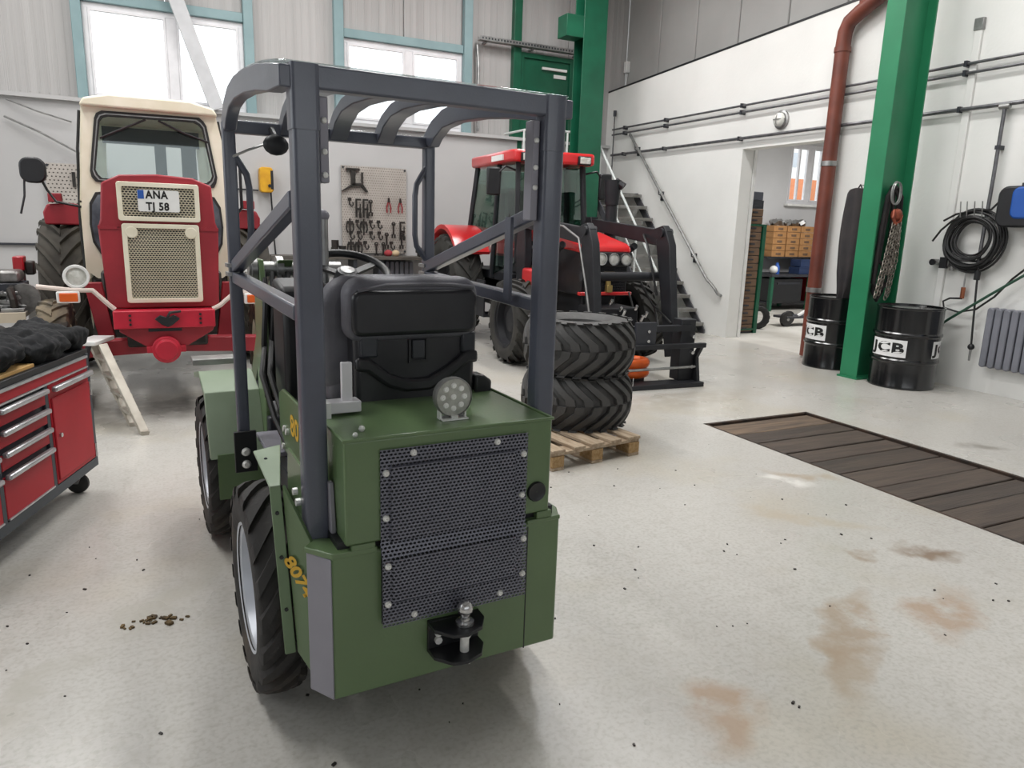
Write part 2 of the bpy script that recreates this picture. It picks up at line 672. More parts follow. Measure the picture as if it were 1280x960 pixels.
M_PLANK = mat('oily_plank', '#403630', 0.6, col2='#51453c', scale=4, stretch=(0.5, 6, 6), bump=0.4, bscale=20)
M_PLANK_B = mat('dark_plank', '#39312c', 0.55, col2='#4a3f37', scale=4, stretch=(0.5, 6, 6), bump=0.4, bscale=20)
M_PLANK_C = mat('dusty_plank', '#756250', 0.7, col2='#4c4138', scale=4, stretch=(0.5, 6, 6), bump=0.4, bscale=20)
pit = thing('pit_cover', 'long cover of dark oily wooden planks over the inspection pit in the floor', 'pit cover', (4.72, 2.5, 0))
g = G()
g.box(PX0, PX0 + 0.03, PY0, PY1, -0.12, -0.002)
g.box(PX1 - 0.03, PX1, PY0, PY1, -0.12, -0.002)
g.box(PX0, PX1, PY1 - 0.03, PY1, -0.12, -0.002)
g.box(PX0, PX1, PY0, PY0 + 0.03, -0.12, -0.002)
g.build('frame', mat('rusty_angle_iron', '#4c3b30', 0.7, 0.4, col2='#2f2a27', scale=9), pit, world=True)
y = PY1 - 0.035
i = 0
ws = [0.30, 0.24, 0.28, 0.22, 0.26, 0.30, 0.24, 0.20, 0.26, 0.22, 0.13, 0.26, 0.28, 0.24, 0.26, 0.22, 0.3]
while y > PY0 + 0.15:
    w = ws[i % len(ws)]
    y0 = max(y - w, PY0 + 0.03)
    dz = random.uniform(-0.02, -0.008)
    g = G().obox(((PX0 + PX1) / 2, (y + y0) / 2, dz - 0.03), (PX1 - PX0 - 0.066, y - y0 - 0.012, 0.055), (random.uniform(-.01, .01), 0, 0))
    g.build('plank', M_PLANK_C if i == 0 else [M_PLANK, M_PLANK_B, M_PLANK][i % 3], pit, bevel=0.006, seg=1, world=True)
    y = y0
    i += 1
g = G().box(PX0, PX1, PY0, PY1, -0.2, -0.15)
g.build('pit_shadow_tray', M_PLANK_B, pit, world=True)

# ---------------------------------------------------------------- right wall with its doorway
XW = 7.93
DY0, DY1, DZ = 6.93, 8.57, 2.82


def ridge(y):
    return 4.42 + 0.055 * (6.8 - y)


g = G()
g.prism([(DY1, 0), (12.3, 0), (12.3, ridge(12.3)), (DY1, ridge(DY1))], 'x', XW, XW + 0.22)
g.prism([(DY0, DZ), (DY1, DZ), (DY1, ridge(DY1)), (DY0, ridge(DY0))], 'x', XW, XW + 0.22)
g.prism([(-5, 0), (DY0, 0), (DY0, ridge(DY0)), (-5, ridge(-5))], 'x', XW, XW + 0.22)
wall_right = struct(g.build('wall_right', M_WALL, smooth=0))
# black sealing strip along the top of that wall
g = G().prism([(12.3, ridge(12.3)), (-5, ridge(-5)), (-5, ridge(-5) + 0.03), (12.3, ridge(12.3) + 0.03)], 'x', XW - 0.005, XW + 0.22)
struct(g.build('trim_5', M_BLACK))
# grey panels of the set-back upper wall, each with its own edges
uw = G().box(XW + 0.42, XW + 0.5, -5, 12.5, 3.9, 6.8)
upper = struct(uw.build('wall_right_upper', M_PANEL_DARK, smooth=0))
y = 12.3
while y > -4.5:
    G().box(XW + 0.36, XW + 0.42, y - 1.0, y - 0.015, 4.0, 6.75).build('panel', M_PANEL_DARK, upper, bevel=0.012, seg=1)
    y -= 1.0

# ---------------------------------------------------------------- back wall
YB = 12.3
g = G().box(-5, XW + 0.22, YB - 0.08, YB + 0.1, 0, 3.15)
wall_back = struct(g.build('wall_back', M_WALL_BACK, smooth=0))
WIN = [(-0.69, 1.40), (2.89, 4.93)]
WZ0, WZ1 = 3.15, 4.44
G().box(-5, XW + 0.4, YB - 0.16, YB - 0.08, 3.11, 3.16).build('ledge', M_WALL_BACK, wall_back)
# upper insulated panels around the windows
x = -5.0
edges = [-5, -3.6, -2.2, -0.75, 0.36, 1.46, 2.8, 3.9, 5.0, 5.9, 7.02, 8.3]
for a, b in zip(edges[:-1], edges[1:]):
    blocked = any(a < w1 - 0.05 and b > w0 + 0.05 for w0, w1 in WIN)
    z0 = WZ1 if blocked else 3.15
    if blocked:
        for w0, w1 in WIN:
            if a < w0 < b - 0.001 and w0 - a > 0.02:
                G().box(a, w0, YB, YB + 0.1, 3.15, WZ1).build('panel', M_PANEL, wall_back)
            if a < w1 < b and b - w1 > 0.02:
                G().box(w1, b, YB, YB + 0.1, 3.15, WZ1).build('panel', M_PANEL, wall_back)
    G().box(a + 0.006, b - 0.006, YB, YB + 0.1, z0, 6.75).build('panel', M_PANEL, wall_back, bevel=0.008, seg=1)
    # shallow vertical ribs pressed into each panel
    g = G()
    xx = a + 0.11
    while xx < b - 0.06:
        g.box(xx, xx + 0.02, YB - 0.006, YB, z0 if z0 > 4 else max(z0, 3.2), 6.75)
        xx += 0.115
    stuff(g.build('rib', M_PANEL, wall_back, smooth=0))
# steel posts and rails on the back wall
for k, (x0, x1, m) in enumerate([(-0.82, -0.69, M_TEAL), (1.40, 1.54, M_TEAL), (2.74, 2.89, M_TEAL), (4.93, 5.08, M_TEAL), (5.86, 6.01, M_GREEN_DK), (-2.05, -1.9, M_TEAL)]):
    struct(G().box(x0, x1, YB - 0.12, YB + 0.02, 3.16, 6.7).build('trim_%d' % (10 + k), m, bevel=0.008))
for k, (x0, x1) in enumerate([(-0.69, 1.40), (2.89, 4.93)]):
    struct(G().box(x0, x1, YB - 0.08, YB + 0.02, WZ1, WZ1 + 0.13).build('trim_%d' % (20 + k), M_TEAL, bevel=0.008))


def window(n, x0, x1, z0, z1, y, mull, y_out=0.06):
    f = 0.07
    g = G()
    g.box(x0, x1, y, y + 0.07, z0, z0 + f)
    g.box(x0, x1, y, y + 0.07, z1 - f, z1)
    g.box(x0, x0 + f, y, y + 0.07, z0 + f, z1 - f)
    g.box(x1 - f, x1, y, y + 0.07, z0 + f, z1 - f)
    for m in mull:
        g.box(m - 0.07, m + 0.07, y, y + 0.07, z0 + f, z1 - f)
    w = struct(g.build('window_%d' % n, M_WHITE_FRAME, bevel=0.006))
    xs = [x0 + f] + [k for m in mull for k in (m - 0.07, m + 0.07)] + [x1 - f]
    for a, b in zip(xs[::2], xs[1::2]):
        h = G()
        e = 0.035
        h.ring([(a, z0 + f), (b, z0 + f), (b, z1 - f), (a, z1 - f)], [(a + e, z0 + f + e), (b - e, z0 + f + e), (b - e, z1 - f - e), (a + e, z1 - f - e)], 'y', y - 0.012, y + 0.05)
        h.build('sash', M_WHITE_FRAME, w, bevel=0.004)
        G().box(a + e, b - e, y + 0.02, y + 0.03, z0 + f + e, z1 - f - e).build('pane', M_GLASS, w)
    return w


window(1, -0.69, 1.40, WZ0 + 0.01, WZ1, YB - 0.02, [0.42])
window(2, 2.89, 4.93, WZ0 + 0.01, WZ1, YB - 0.02, [3.98])

# green door at the head of the stairs
dr = struct(G().box(6.08, 7.02, YB - 0.05, YB - 0.01, 2.26, 4.52).build('door_1', M_GREEN_DK, bevel=0.006))
g = G().ring([(5.99, 2.25), (7.11, 2.25), (7.11, 4.6), (5.99, 4.6)], [(6.08, 2.26), (7.02, 2.26), (7.02, 4.52), (6.08, 4.52)], 'y', YB - 0.09, YB)
g.build('door_frame', M_GREEN_DK, dr, bevel=0.005)
G().box(6.45, 6.95, YB - 0.1, YB - 0.06, 4.36, 4.40).build('door_closer', M_WHITE, dr)
G().box(6.7, 6.95, YB - 0.07, YB - 0.05, 4.24, 4.30).build('door_plate', M_WHITE, dr)
g = G()
g.cyl((6.16, YB - 0.05, 3.32), (6.16, YB - 0.11, 3.32), 0.014)
g.bar((6.16, YB - 0.11, 3.32), (6.28, YB - 0.11, 3.32), 0.02, 0.02)
g.build('door_handle', M_STEEL, dr)
tag(struct(dr), 'dark green steel door at the top of the stairs', 'door')

# ---------------------------------------------------------------- unseen sides and ceiling of the hall
g = G()
g.box(-5.2, -5, -5, 12.5, 0, 2.0)
g.box(-5.2, -5, -5, 12.5, 5.2, 6.8)
for k in range(4):
    g.box(-5.2, -5, 1.0 + k * 2.8 if k else -5, 1.0 + k * 2.8 + 0.4, 2.0, 5.2)  # gaps between these piers are added to throw daylight on the right wall
g.box(-5.2, -5, 9.8, 12.5, 2.0, 5.2)
struct(g.build('wall_left', M_WALL_BACK, smooth=0))
g = G()
g.box(-5, -3.5, -5.2, -5, 0, 6.8)
g.box(5.9, XW + 0.5, -5.2, -5, 0, 6.8)
g.box(-3.5, 5.9, -5.2, -5, 3.4, 6.8)
g.box(-3.5, 5.9, -5.2, -5, 0, 2.0)  # unseen band left open above it, added for fill from behind the camera
struct(g.build('wall_front', M_WALL_BACK, smooth=0))
struct(G().box(-5.2, XW + 0.6, -5.2, 12.6, 6.75, 6.9).build('ceiling', M_CEIL, smooth=0))
M_LAMP_BODY = mat('lamp_housing', '#dcdcda', 0.5)
for k, (x, y) in enumerate(LAMP_SPOTS):
    t = thing('ceiling_lamp', 'long white tube lamp under the hall ceiling, out of the picture', 'lamp', (x, y, 6.75), 0, 'hall ceiling lamps')
    G().box(-0.27, 0.27, -1.0, 1.0, -0.46, -0.38).build('housing', M_LAMP_BODY, t, bevel=0.01)
    g = G()
    for q in (-0.7, 0.7):
        g.cyl((0, q, -0.38), (0, q, 0), 0.008, n=6)
    g.build('rod', M_GALV, t)

# ---------------------------------------------------------------- room behind the doorway
AY = 12.3
g = G()
g.box(8.12, 12.8, AY, AY + 0.2, 0, 4.0)
g.box(13.88, 15.2, AY, AY + 0.2, 0, 4.0)
g.box(12.8, 13.88, AY, AY + 0.2, 0, 2.28)
g.box(12.8, 13.88, AY, AY + 0.2, 3.58, 4.0)
struct(g.build('wall_annex_back', mat('annex_plaster', '#cfcfd0', 0.85, col2='#c5c5c6', scale=1), smooth=0))
struct(G().box(15, 15.2, 3.8, 12.4, 0, 4.0).build('wall_annex_right', MATS['annex_plaster'], smooth=0))
struct(G().box(8.12, 15.2, 3.6, 3.8, 0, 4.0).build('wall_annex_front', MATS['annex_plaster'], smooth=0))
struct(G().box(8.12, 15.2, 3.6, 12.5, 3.85, 3.9).build('ceiling_annex', M_CEIL, smooth=0))
w3 = window(3, 12.8, 13.88, 2.28, 3.58, AY + 0.05, [13.46])
G().box(12.72, 13.96, AY - 0.12, AY + 0.02, 2.23, 2.28).build('window_sill', M_WHITE, w3, bevel=0.008)
G().box(13.1, 13.14, AY + 0.04, AY + 0.1, 2.35, 3.5).build('glazing_bar', M_WHITE_FRAME, w3)
lamp = thing('annex_ceiling_lamp', 'white tube lamp under the ceiling of the back room, hidden above the doorway', 'lamp', (11.5, 8.6, 3.85))
G().box(-0.22, 0.22, -1.15, 1.15, -0.05, 0).build('housing', M_LAMP_BODY, lamp)
# white guide rail standing inside the doorway, far jamb
tag(G().box(8.17, 8.22, 8.56, 8.62, 0, 2.9).build('guide_rail', M_WHITE, loc=(8.2, 8.59, 0)), 'narrow white guide rail standing inside the far jamb of the doorway', 'rail')

# outside, seen through the back room's window
M_HOUSE = mat('orange_render', '#d98a62', 0.9)
hs = thing('house', 'orange and white house outside, seen through the window of the back room', 'house', (43, 40, 0))
G().box(-6, 3.2, 0, 6, 0, 5.6).build('lower_storey', M_HOUSE, hs)
G().box(-6, 3.2, 0.0, 6, 5.6, 9.6).build('upper_storey', M_WHITE, hs)
for k in range(5):
    G().box(-4.2 + k * 1.45, -3.7 + k * 1.45, -0.05, 0, 6.4, 7.4).build('window_pane', mat('far_window', '#b5bcc4', 0.3), hs)
G().prism([(-6.3, 9.6), (3.5, 9.6), (2.2, 11.6), (-5, 11.6)], 'y', -0.4, 6.4).build('roof', mat('roof_tiles', '#8c4a38', 0.8), hs)
tr = thing('garden_tree', 'green tree outside beside the orange house, seen through the back room window', 'tree', (46.5, 37.5, 0))
g = G()
for k in range(60):
    a, b, c = random.gauss(0, 1), random.gauss(0, 1), random.gauss(0, 1)
    g.ball((a * 0.9, b * 0.9, 4.0 + c * 1.1), random.uniform(0.35, 0.7), 8)
g.build('crown', mat('tree_leaves', '#5f9a5a', 0.8, col2='#3e7540', scale=3, bump=0.8, bscale=6), tr)
G().cyl((0, 0, 0), (0, 0, 3.6), 0.22, 0.14).build('trunk', mat('bark', '#5b4a3a', 0.9), tr)
struct(G().box(-60, 80, 12.9, 90, -0.4, -0.25).build('ground', mat('outside_paving', '#a9a8a2', 0.9), smooth=0))
struct(G().box(-60, 80, -60, -5.3, -0.4, -0.05).build('ground_front', MATS['outside_paving'], smooth=0))
# ---------------------------------------------------------------- steel columns
def h_column(name, label, c, ax, size, m, tf=0.02):
    """H section; ax 'x': flanges face +-x"""
    cx, cy = c
    d, w = size
    t = thing(name, label, 'column', (cx, cy, 0))
    if ax == 'x':
        G().box(-d / 2, -d / 2 + tf, -w / 2, w / 2, 0, 6.7).build('flange', m, t, bevel=0.003, seg=1)
        G().box(d / 2 - tf, d / 2, -w / 2, w / 2, 0, 6.7).build('flange', m, t, bevel=0.003, seg=1)
        G().box(-d / 2 + tf, d / 2 - tf, -0.008, 0.008, 0, 6.7).build('web', m, t)
        G().box(-d / 2 - 0.02, d / 2 + 0.02, -w / 2 - 0.02, w / 2 + 0.02, 0, 0.02).build('base_plate', m, t)
    else:
        G().box(-w / 2, w / 2, -d / 2, -d / 2 + tf, 0, 6.7).build('flange', m, t, bevel=0.003, seg=1)
        G().box(-w / 2, w / 2, d / 2 - tf, d / 2, 0, 6.7).build('flange', m, t, bevel=0.003, seg=1)
        G().box(-0.008, 0.008, -d / 2 + tf, d / 2 - tf, 0, 6.7).build('web', m, t)
        G().box(-w / 2 - 0.32, -w / 2, -d / 2, d / 2, 4.62, 4.95).build('gusset', m, t, bevel=0.005)
    return t


h_column('steel_column', 'tall green steel column between the two black oil drums by the right wall', (7.38, 5.645), 'x', (0.5, 0.23), M_GREEN_COL)
h_column('steel_column', 'dark green steel column behind the red loader tractor, beside the top of the stairs', (6.7, 11.03), 'y', (0.3, 0.44), M_GREEN_DK)

# diagonal flat brace in front of the left window
tag(G().bar((0.30, 12.1, 5.2), (0.97, 12.1, 3.16), 0.06, 0.2, up=(1, 0, 0.3)).build('diagonal_brace', mat('pale_grey_paint', '#c9cacd', 0.45), bevel=0.006, loc=(0.97, 12.1, 3.16)),
    'pale grey diagonal brace crossing in front of the left wall window', 'brace')
# cable tray beside the green door
tr = thing('cable_tray', 'grey perforated cable tray fixed above the green door on the back wall', 'cable tray', (6.2, 12.12, 4.66))
g = G().box(-1.03, 1.0, -0.06, 0.06, 0, 0.01)
g.box(-1.03, 1.0, -0.065, -0.055, 0, 0.07)
g.box(-1.03, 1.0, 0.055, 0.065, 0, 0.07)
g.build('channel', M_GALV, tr)
g = G()
for k in range(34):
    g.box(-1.0 + k * 0.058, -0.975 + k * 0.058, -0.068, -0.064, 0.02, 0.05)
stuff(g.build('slot', M_DKGREY, tr, smooth=0))
g = G()
for q in (-0.9, 0, 0.9):
    g.box(q - 0.02, q + 0.02, 0, 0.15, -0.03, 0)
g.build('bracket', M_GALV, tr)
tag(G().tube([(5.17, 12.2, 4.6), (5.19, 12.17, 4.2), (5.18, 12.17, 3.7), (5.2, 12.17, 3.2)], 0.025, 6).build('conduit', M_GALV, loc=(5.17, 12.2, 3.2)),
    'grey conduit running down the back wall from the end of the cable tray', 'conduit')

# ---------------------------------------------------------------- stairs
M_STAIR = mat('grey_stair_steel', '#8f8e8b', 0.6, 0.2, col2='#777570', scale=7)
M_STAIR_DK = mat('dark_stair_steel', '#55555a', 0.5, 0.3)
M_RAIL = mat('pale_rail_paint', '#d3d8d6', 0.4)
st = thing('staircase', 'grey steel staircase climbing along the right wall to the green door', 'stairs', (7.45, 9.07, 0))
SL = (2.25) / (11.18 - 9.07)
n = 11
for k in range(n):
    z = 2.25 * (k + 1) / n - 0.03
    yy = (11.18 - 9.07) * (k + 0.5) / n
    g = G().box(-0.43, 0.43, yy - 0.13, yy + 0.15, z - 0.03, z)
    g.box(-0.43, 0.43, yy - 0.125, yy - 0.115, z - 0.05, z + 0.004)
    g.build('tread', M_STAIR, st)
for s in (-0.45, 0.45):
    g = G().prism([(-0.04, 0), (0.08, 0), (2.12, 2.14), (2.12, 2.25), (2.04, 2.25), (-0.04, 0.06)], 'x', s - 0.012, s + 0.012)
    g.build('stringer', M_STAIR_DK, st, bevel=0.003)
g = G().box(-1.85, 0.46, 2.12, 3.1, 2.17, 2.25)
g.build('landing', M_STAIR, st)
g = G()
for x, y in ((-1.8, 2.2), (-1.8, 3.0), (-0.5, 2.2)):
    g.box(x - 0.04, x + 0.04, y - 0.04, y + 0.04, 0, 2.17)
g.build('landing_post', M_STAIR_DK, st)
# pale tube railing along the outer side and round the landing
rp = [(-0.44, 0.15, 0.98), (-0.44, 1.95, 2.96), (-0.47, 2.12, 3.17), (-0.62, 2.14, 3.2), (-1.6, 2.14, 3.2), (-1.8, 2.2, 3.17), (-1.82, 2.9, 3.17)]
g = G().tube(rp, 0.02, 8)
g.tube([(-0.44, 0.15, 0.5), (-0.44, 2.0, 2.5)], 0.013, 6)
g.tube([(-0.55, 2.14, 2.75), (-1.8, 2.14, 2.75)], 0.013, 6)
for x, y, z0, z1 in [(-0.44, 0.15, 0.05, 0.98), (-0.44, 0.75, 0.75, 1.64), (-0.44, 1.35, 1.4, 2.3), (-0.44, 1.95, 2.1, 2.96), (-0.62, 2.14, 2.25, 3.2), (-1.0, 2.14, 2.25, 3.2), (-1.4, 2.14, 2.25, 3.2), (-1.8, 2.2, 2.25, 3.17)]:
    g.cyl((x, y, z0), (x, y, z1), 0.018, n=8)
g.build('railing', M_RAIL, st)
G().box(-1.85, -0.62, 2.10, 2.12, 2.25, 2.42).build('toe_board', mat('beige_board', '#b7ac9d', 0.7), st)
# wall handrail
hr = thing('handrail', 'bare steel handrail slanting down the white wall beside the stairs', 'handrail', (7.83, 8.8, 0.72))
pts = [(7.83, 11.37, 3.29), (7.83, 9.08, 0.96), (7.83, 8.98, 0.86), (7.83, 8.87, 0.80), (7.83, 8.79, 0.74), (7.86, 8.75, 0.66), (7.93, 8.75, 0.64)]
G().tube([tuple(p) for p in pts], 0.024, 8).build('rail', M_GALV, hr, world=True)
for t in (0.08, 0.42, 0.85):
    y = 11.37 + (9.08 - 11.37) * t
    z = 3.29 + (0.96 - 3.29) * t
    g = G().tube([(7.83, y, z - 0.02), (7.84, y, z - 0.1), (7.92, y, z - 0.12)], 0.01, 6)
    g.box(7.905, 7.93, y - 0.03, y + 0.03, z - 0.2, z - 0.05)
    g.build('bracket', M_DKGREY, hr, world=True)

# ---------------------------------------------------------------- pipes and fittings on the right wall
M_PIPE = mat('grey_pipe', '#77777a', 0.4, 0.6, col2='#5d5d60', scale=10)
for nm, z, r, lab in [('pipe', 3.425, 0.016, 'upper of the two thin grey pipes running close together along the right wall'),
                      ('pipe', 3.33, 0.016, 'lower of the two thin grey pipes running close together along the right wall'),
                      ('pipe', 2.965, 0.022, 'thicker grey pipe running along the right wall just above the doorway')]:
    p = thing(nm, lab, 'pipe', (7.87, 8, z), 0)
    G().tube([(0, 4.0, 0), (0, 0.5, 0), (0, -3, 0), (0, -8, 0)], r, 8).build('tube', M_PIPE, p)
    for yy in (3.6, 2.4, 0.6, -1.0, -2.72, -3.8):
        g = G().box(-0.03, 0.06, yy - 0.015, yy + 0.015, -0.03, 0.03)
        g.build('pipe_clip', M_DKGREY, p)
riser = thing('pipe_riser', 'thin dark pipe riser in the far corner of the right wall above the stairs', 'pipe', (7.87, 11.95, 2.3))
G().tube([(0, 0, 0), (0, 0, 1.38)], 0.012, 6).build('tube', M_PIPE, riser)
G().cyl((0, 0, 1.36), (0, 0, 1.46), 0.03).build('cap', M_DKGREY, riser)
dp = thing('drop_pipe', 'thin grey pipe dropping from the long wall pipe to the hose coil', 'pipe', (7.86, 4.8, 1.3))
G().tube([(0, 0, 1.66), (0, 0, 0.9), (0, 0.01, 0.0)], 0.019, 8).build('tube', M_PIPE, dp)
G().box(-0.03, 0.07, -0.02, 0.02, 1.22, 1.26).build('pipe_clip', M_DKGREY, dp)
g = G().cyl((0, -0.05, 1.64), (0, 0.05, 1.64), 0.03)
g.build('tee', M_GALV, dp)

bl = thing('bulkhead_lamp', 'round glass wall lamp above the doorway', 'lamp', (7.93, 7.854, 3.15))
G().lathe([(0.001, 0), (0.125, 0), (0.125, -0.03), (0.1, -0.045), (0.001, -0.045)], ax='x', n=24).build('base', M_GALV, bl)
G().lathe([(0.095, -0.045), (0.09, -0.08), (0.06, -0.11), (0.001, -0.12)], ax='x', n=20).build('globe', mat('frosted_glass', '#f0f0ea', 0.12, col2='#dcdcd6'), bl)
g = G()
g.tube([(-0.05, 0.1 * cos(t), 0.1 * sin(t)) for t in [2 * pi * k / 16 for k in range(16)]], 0.008, 6, closed=True)
g.tube([(-0.05, -0.1, 0), (-0.12, -0.05, 0), (-0.13, 0, 0), (-0.12, 0.05, 0), (-0.05, 0.1, 0)], 0.006, 6)
g.tube([(-0.05, 0, -0.1), (-0.12, 0, -0.05), (-0.13, 0, 0), (-0.12, 0, 0.05), (-0.05, 0, 0.1)], 0.006, 6)
g.build('guard', M_GALV, bl)

M_RUST = mat('red_brown_pipe', '#7a3f30', 0.45, col2='#5f3128', scale=3)
rp = thing('drain_pipe', 'tall red-brown drain pipe with an elbow at the top, beside the doorway', 'pipe', (7.80, 6.86, 0))
G().tube([(0, 0, 0.02), (0, 0, 3.9)], 0.088, 16).build('lower_tube', M_RUST, rp)
G().tube([(0, 0, 3.88), (0, -0.01, 4.05), (0, -0.06, 4.16), (0, -0.2, 4.24), (0, -0.42, 4.34), (0, -0.55, 4.45), (0, -0.6, 4.6), (0, -0.6, 5.6)], 0.088, 16).build('upper_bend', M_RUST, rp)
G().tube([(0, -0.25, 4.28), (0, -0.28, 4.5), (0, -0.3, 5.4)], 0.07, 12).build('branch', M_RUST, rp)
for z in (2.5, 3.85, 0.9):
    g = G().cyl((0, 0, z - 0.03), (0, 0, z + 0.03), 0.098, n=18)
    g.box(0.05, 0.13, -0.02, 0.02, z - 0.015, z + 0.015)
    g.build('collar', M_GALV if z != 3.85 else M_RUST, rp)

wc = thing('plaster_strip', 'slim white cable duct running up the wall to the right of the green column', 'duct', (7.92, 5.23, 2.0))
G().box(-0.025, 0.01, -0.04, 0.04, -1.9, 1.82).build('duct', M_WALL, wc, bevel=0.008)
G().box(-0.035, 0.01, -0.05, 0.05, 1.75, 1.87).build('end_box', M_GALV, wc, bevel=0.006)

# hose coil on its hook
M_HOSE = mat('black_hose', '#1b1b1c', 0.45)
hc = thing('hose_coil', 'thick coil of black air hose hanging on the right wall', 'hose', (7.84, 4.89, 1.6))
random.seed(11)
for k in range(14):
    ra = 0.175 + 0.0115 * k
    dx = random.uniform(-0.07, 0.04)
    cy, cz = random.uniform(-0.02, 0.02), random.uniform(-0.02, 0.02) - 0.012 * (k - 4) * 0
    g = G().tube([(dx + 0.01 * sin(3 * t), cy + ra * cos(t) * 1.02, cz + ra * sin(t)) for t in [2 * pi * i / 40 for i in range(40)]], 0.012, 8, closed=True)
    g.build('hose_loop', M_HOSE, hc)
g = G().tube([(-0.06, 0.32, 0.2), (-0.05, 0.2, 0.27), (-0.04, 0.0, 0.31), (-0.02, -0.15, 0.32), (0, -0.25, 0.45)], 0.011, 6)
g.tube([(-0.05, 0.42, -0.02), (-0.05, 0.34, 0.1), (-0.04, 0.24, 0.2), (-0.03, 0.1, 0.26)], 0.011, 6)
g.build('hose_end', M_HOSE, hc)
g = G().box(0.0, 0.09, -0.12, 0.12, 0.2, 0.24)
for q in (-0.1, -0.02, 0.06, 0.13):
    g.tube([(0.05, q, 0.22), (-0.08, q, 0.24), (-0.11, q, 0.40)], 0.006, 6)
g.build('hanger', M_GALV, hc)
dh = thing('drop_hose', 'black hose with a ball stop hanging straight down below the coil', 'hose', (7.83, 4.72, 0.33))
G().tube([(0, 0.06, 1.0), (0, 0.05, 0.8), (0, 0.02, 0.4), (0, 0, 0.14)], 0.011, 6).build('hose', M_HOSE, dh)
G().ball((0, 0, 0.15), 0.035, 12).build('ball_stop', M_BLACK, dh)
G().cyl((0, 0, 0.12), (0, 0, 0.0), 0.013, 0.01).build('coupling', M_GALV, dh)
G().cyl((0, 0.06, 0.86), (0, 0.06, 0.96), 0.03).build('regulator', M_BLACK, dh)
vt = thing('tap_cluster', 'small cluster of pipe taps and fittings on the wall left of the hose coil', 'tap', (7.88, 5.2, 1.35))
g = G().cyl((0, 0.16, 0.0), (0, -0.14, 0.0), 0.022)
g.cyl((-0.06, 0.09, 0), (0.05, 0.09, 0), 0.035)
g.cyl((-0.06, -0.05, 0.0), (0.05, -0.05, 0), 0.045)
g.cyl((0, -0.1, 0), (0, -0.1, -0.08), 0.02)
g.build('body', M_GALV, vt)
G().box(-0.08, -0.04, -0.08, 0.0, -0.06, 0.06).build('gauge_block', M_BLACK, vt)
G().lathe([(0.001, -0.075), (0.035, -0.075), (0.035, -0.05)], c=(0, 0.09, 0), ax='x', n=14).build('handwheel', M_BLACK, vt)
fl = thing('quick_coupler', 'small brass and steel air coupler hanging under the hose coil', 'coupler', (7.87, 4.93, 0.98))
G().tube([(0, 0, 0.3), (0, 0, 0.12)], 0.009, 6).build('pipe', M_GALV, fl)
G().cyl((0, 0, 0.12), (0, 0, 0.0), 0.022).build('coupler', mat('copper_brass', '#a8694e', 0.35, 0.8), fl)
g = G().tube([(-0.01, -0.01, 0.0), (-0.02, 0.12, -0.01), (-0.02, 0.19, -0.05), (-0.02, 0.17, -0.12), (-0.02, 0.0, -0.15), (-0.02, -0.18, -0.1), (-0.02, -0.35, 0.05), (-0.02, -0.5, 0.25), (-0.02, -0.75, 0.5)], 0.011, 6)
g.build('short_hose', M_HOSE, fl)
tag(G().tube([(7.80, 5.32, 0.46), (7.8, 5.0, 0.74), (7.8, 4.6, 1.05), (7.82, 4.3, 1.28), (7.85, 3.9, 1.5)], 0.014, 8).build('green_hose', mat('green_hose_skin', '#1d4a37', 0.45), loc=(7.8, 5.32, 0.46)),
    'dark green hose slanting across the wall from behind the right drum', 'hose')
hb = thing('hose_reel', 'blue and black hose reel box on the wall at the right edge', 'hose reel', (7.93, 4.31, 1.74))
g = G().prism(rrect(-0.36, 0.30, 0.0, 0.4, 0.09), 'x', -0.26, -0.02)
g.build('casing', M_BLACK, hb, bevel=0.02)
G().prism(rrect(-0.16, 0.16, 0.08, 0.39, 0.07), 'x', -0.275, -0.03).build('side_cover', M_BLUE, hb, bevel=0.02)
G().box(-0.06, 0, -0.2, 0.2, 0.05, 0.44).build('wall_bracket', M_DKGREY, hb)
G().box(-0.2, -0.1, -0.04, 0.04, 0.39, 0.45).build('handle', M_BLACK, hb, bevel=0.01)

# radiators
M_RAD = mat('grey_radiator_paint', '#7b7d86', 0.4, col2='#6f7179', scale=3)


def radiator(label, loc, rotz, n, h, pitch=0.082):
    t = thing('radiator', label, 'radiator', loc, rotz)
    first = None
    for k in range(n):
        g = G().prism(rrect(-0.034, 0.034, 0, h, 0.03, 4), 'y', -0.07, 0.05)
        if first is None:
            o = g.build('fin', M_RAD, t, bevel=0.012)
            first = o
        else:
            o = first.copy()
            COL.objects.link(o)
        o.location = (k * pitch, 0, 0)
    g = G()
    for z in (0.06, h - 0.06):
        g.cyl((-0.02, 0, z), ((n - 1) * pitch + 0.02, 0, z), 0.025)
    g.build('header', M_RAD, t)
    return t


radiator('grey ribbed radiator low on the right wall at the edge of the picture', (7.86, 4.56, 0.29), -pi / 2, 14, 0.63)

# dark shop coat hanging beside the pipe, long and limp
M_COAT = mat('dark_cloth', '#2c2a2d', 0.85, col2='#3a3535', scale=4, bump=0.5, bscale=14)
ct = thing('work_coat', 'long dark work coat hanging between the red-brown pipe and the green column', 'coat', (7.62, 6.2, 0.75))
g = G()
cols, rows = 15, 14
vs = []
for side in (-1, 1):
    for j in range(rows):
        v = j / (rows - 1)
        zz = 1.42 - 1.42 * v
        wd = 0.17 + 0.03 * sin(v * 5) - 0.05 * max(0, v - 0.7) * 3
        for i in range(cols):
            u = i / (cols - 1) * 2 - 1
            fold = 0.022 * sin(u * 8 + v * 2.0) * (0.3 + v)
            th = 0.055 * (1 - u * u) + 0.01
            ragged = 0.18 * max(0, v - 0.75) * 4 * (0.5 + 0.5 * sin(u * 7))
            vs.append((side * th + fold, u * wd + 0.03 * v, zz + ragged * 0.6 - 0.06 * u * u * (1 - v)))
fs = []
N = cols * rows
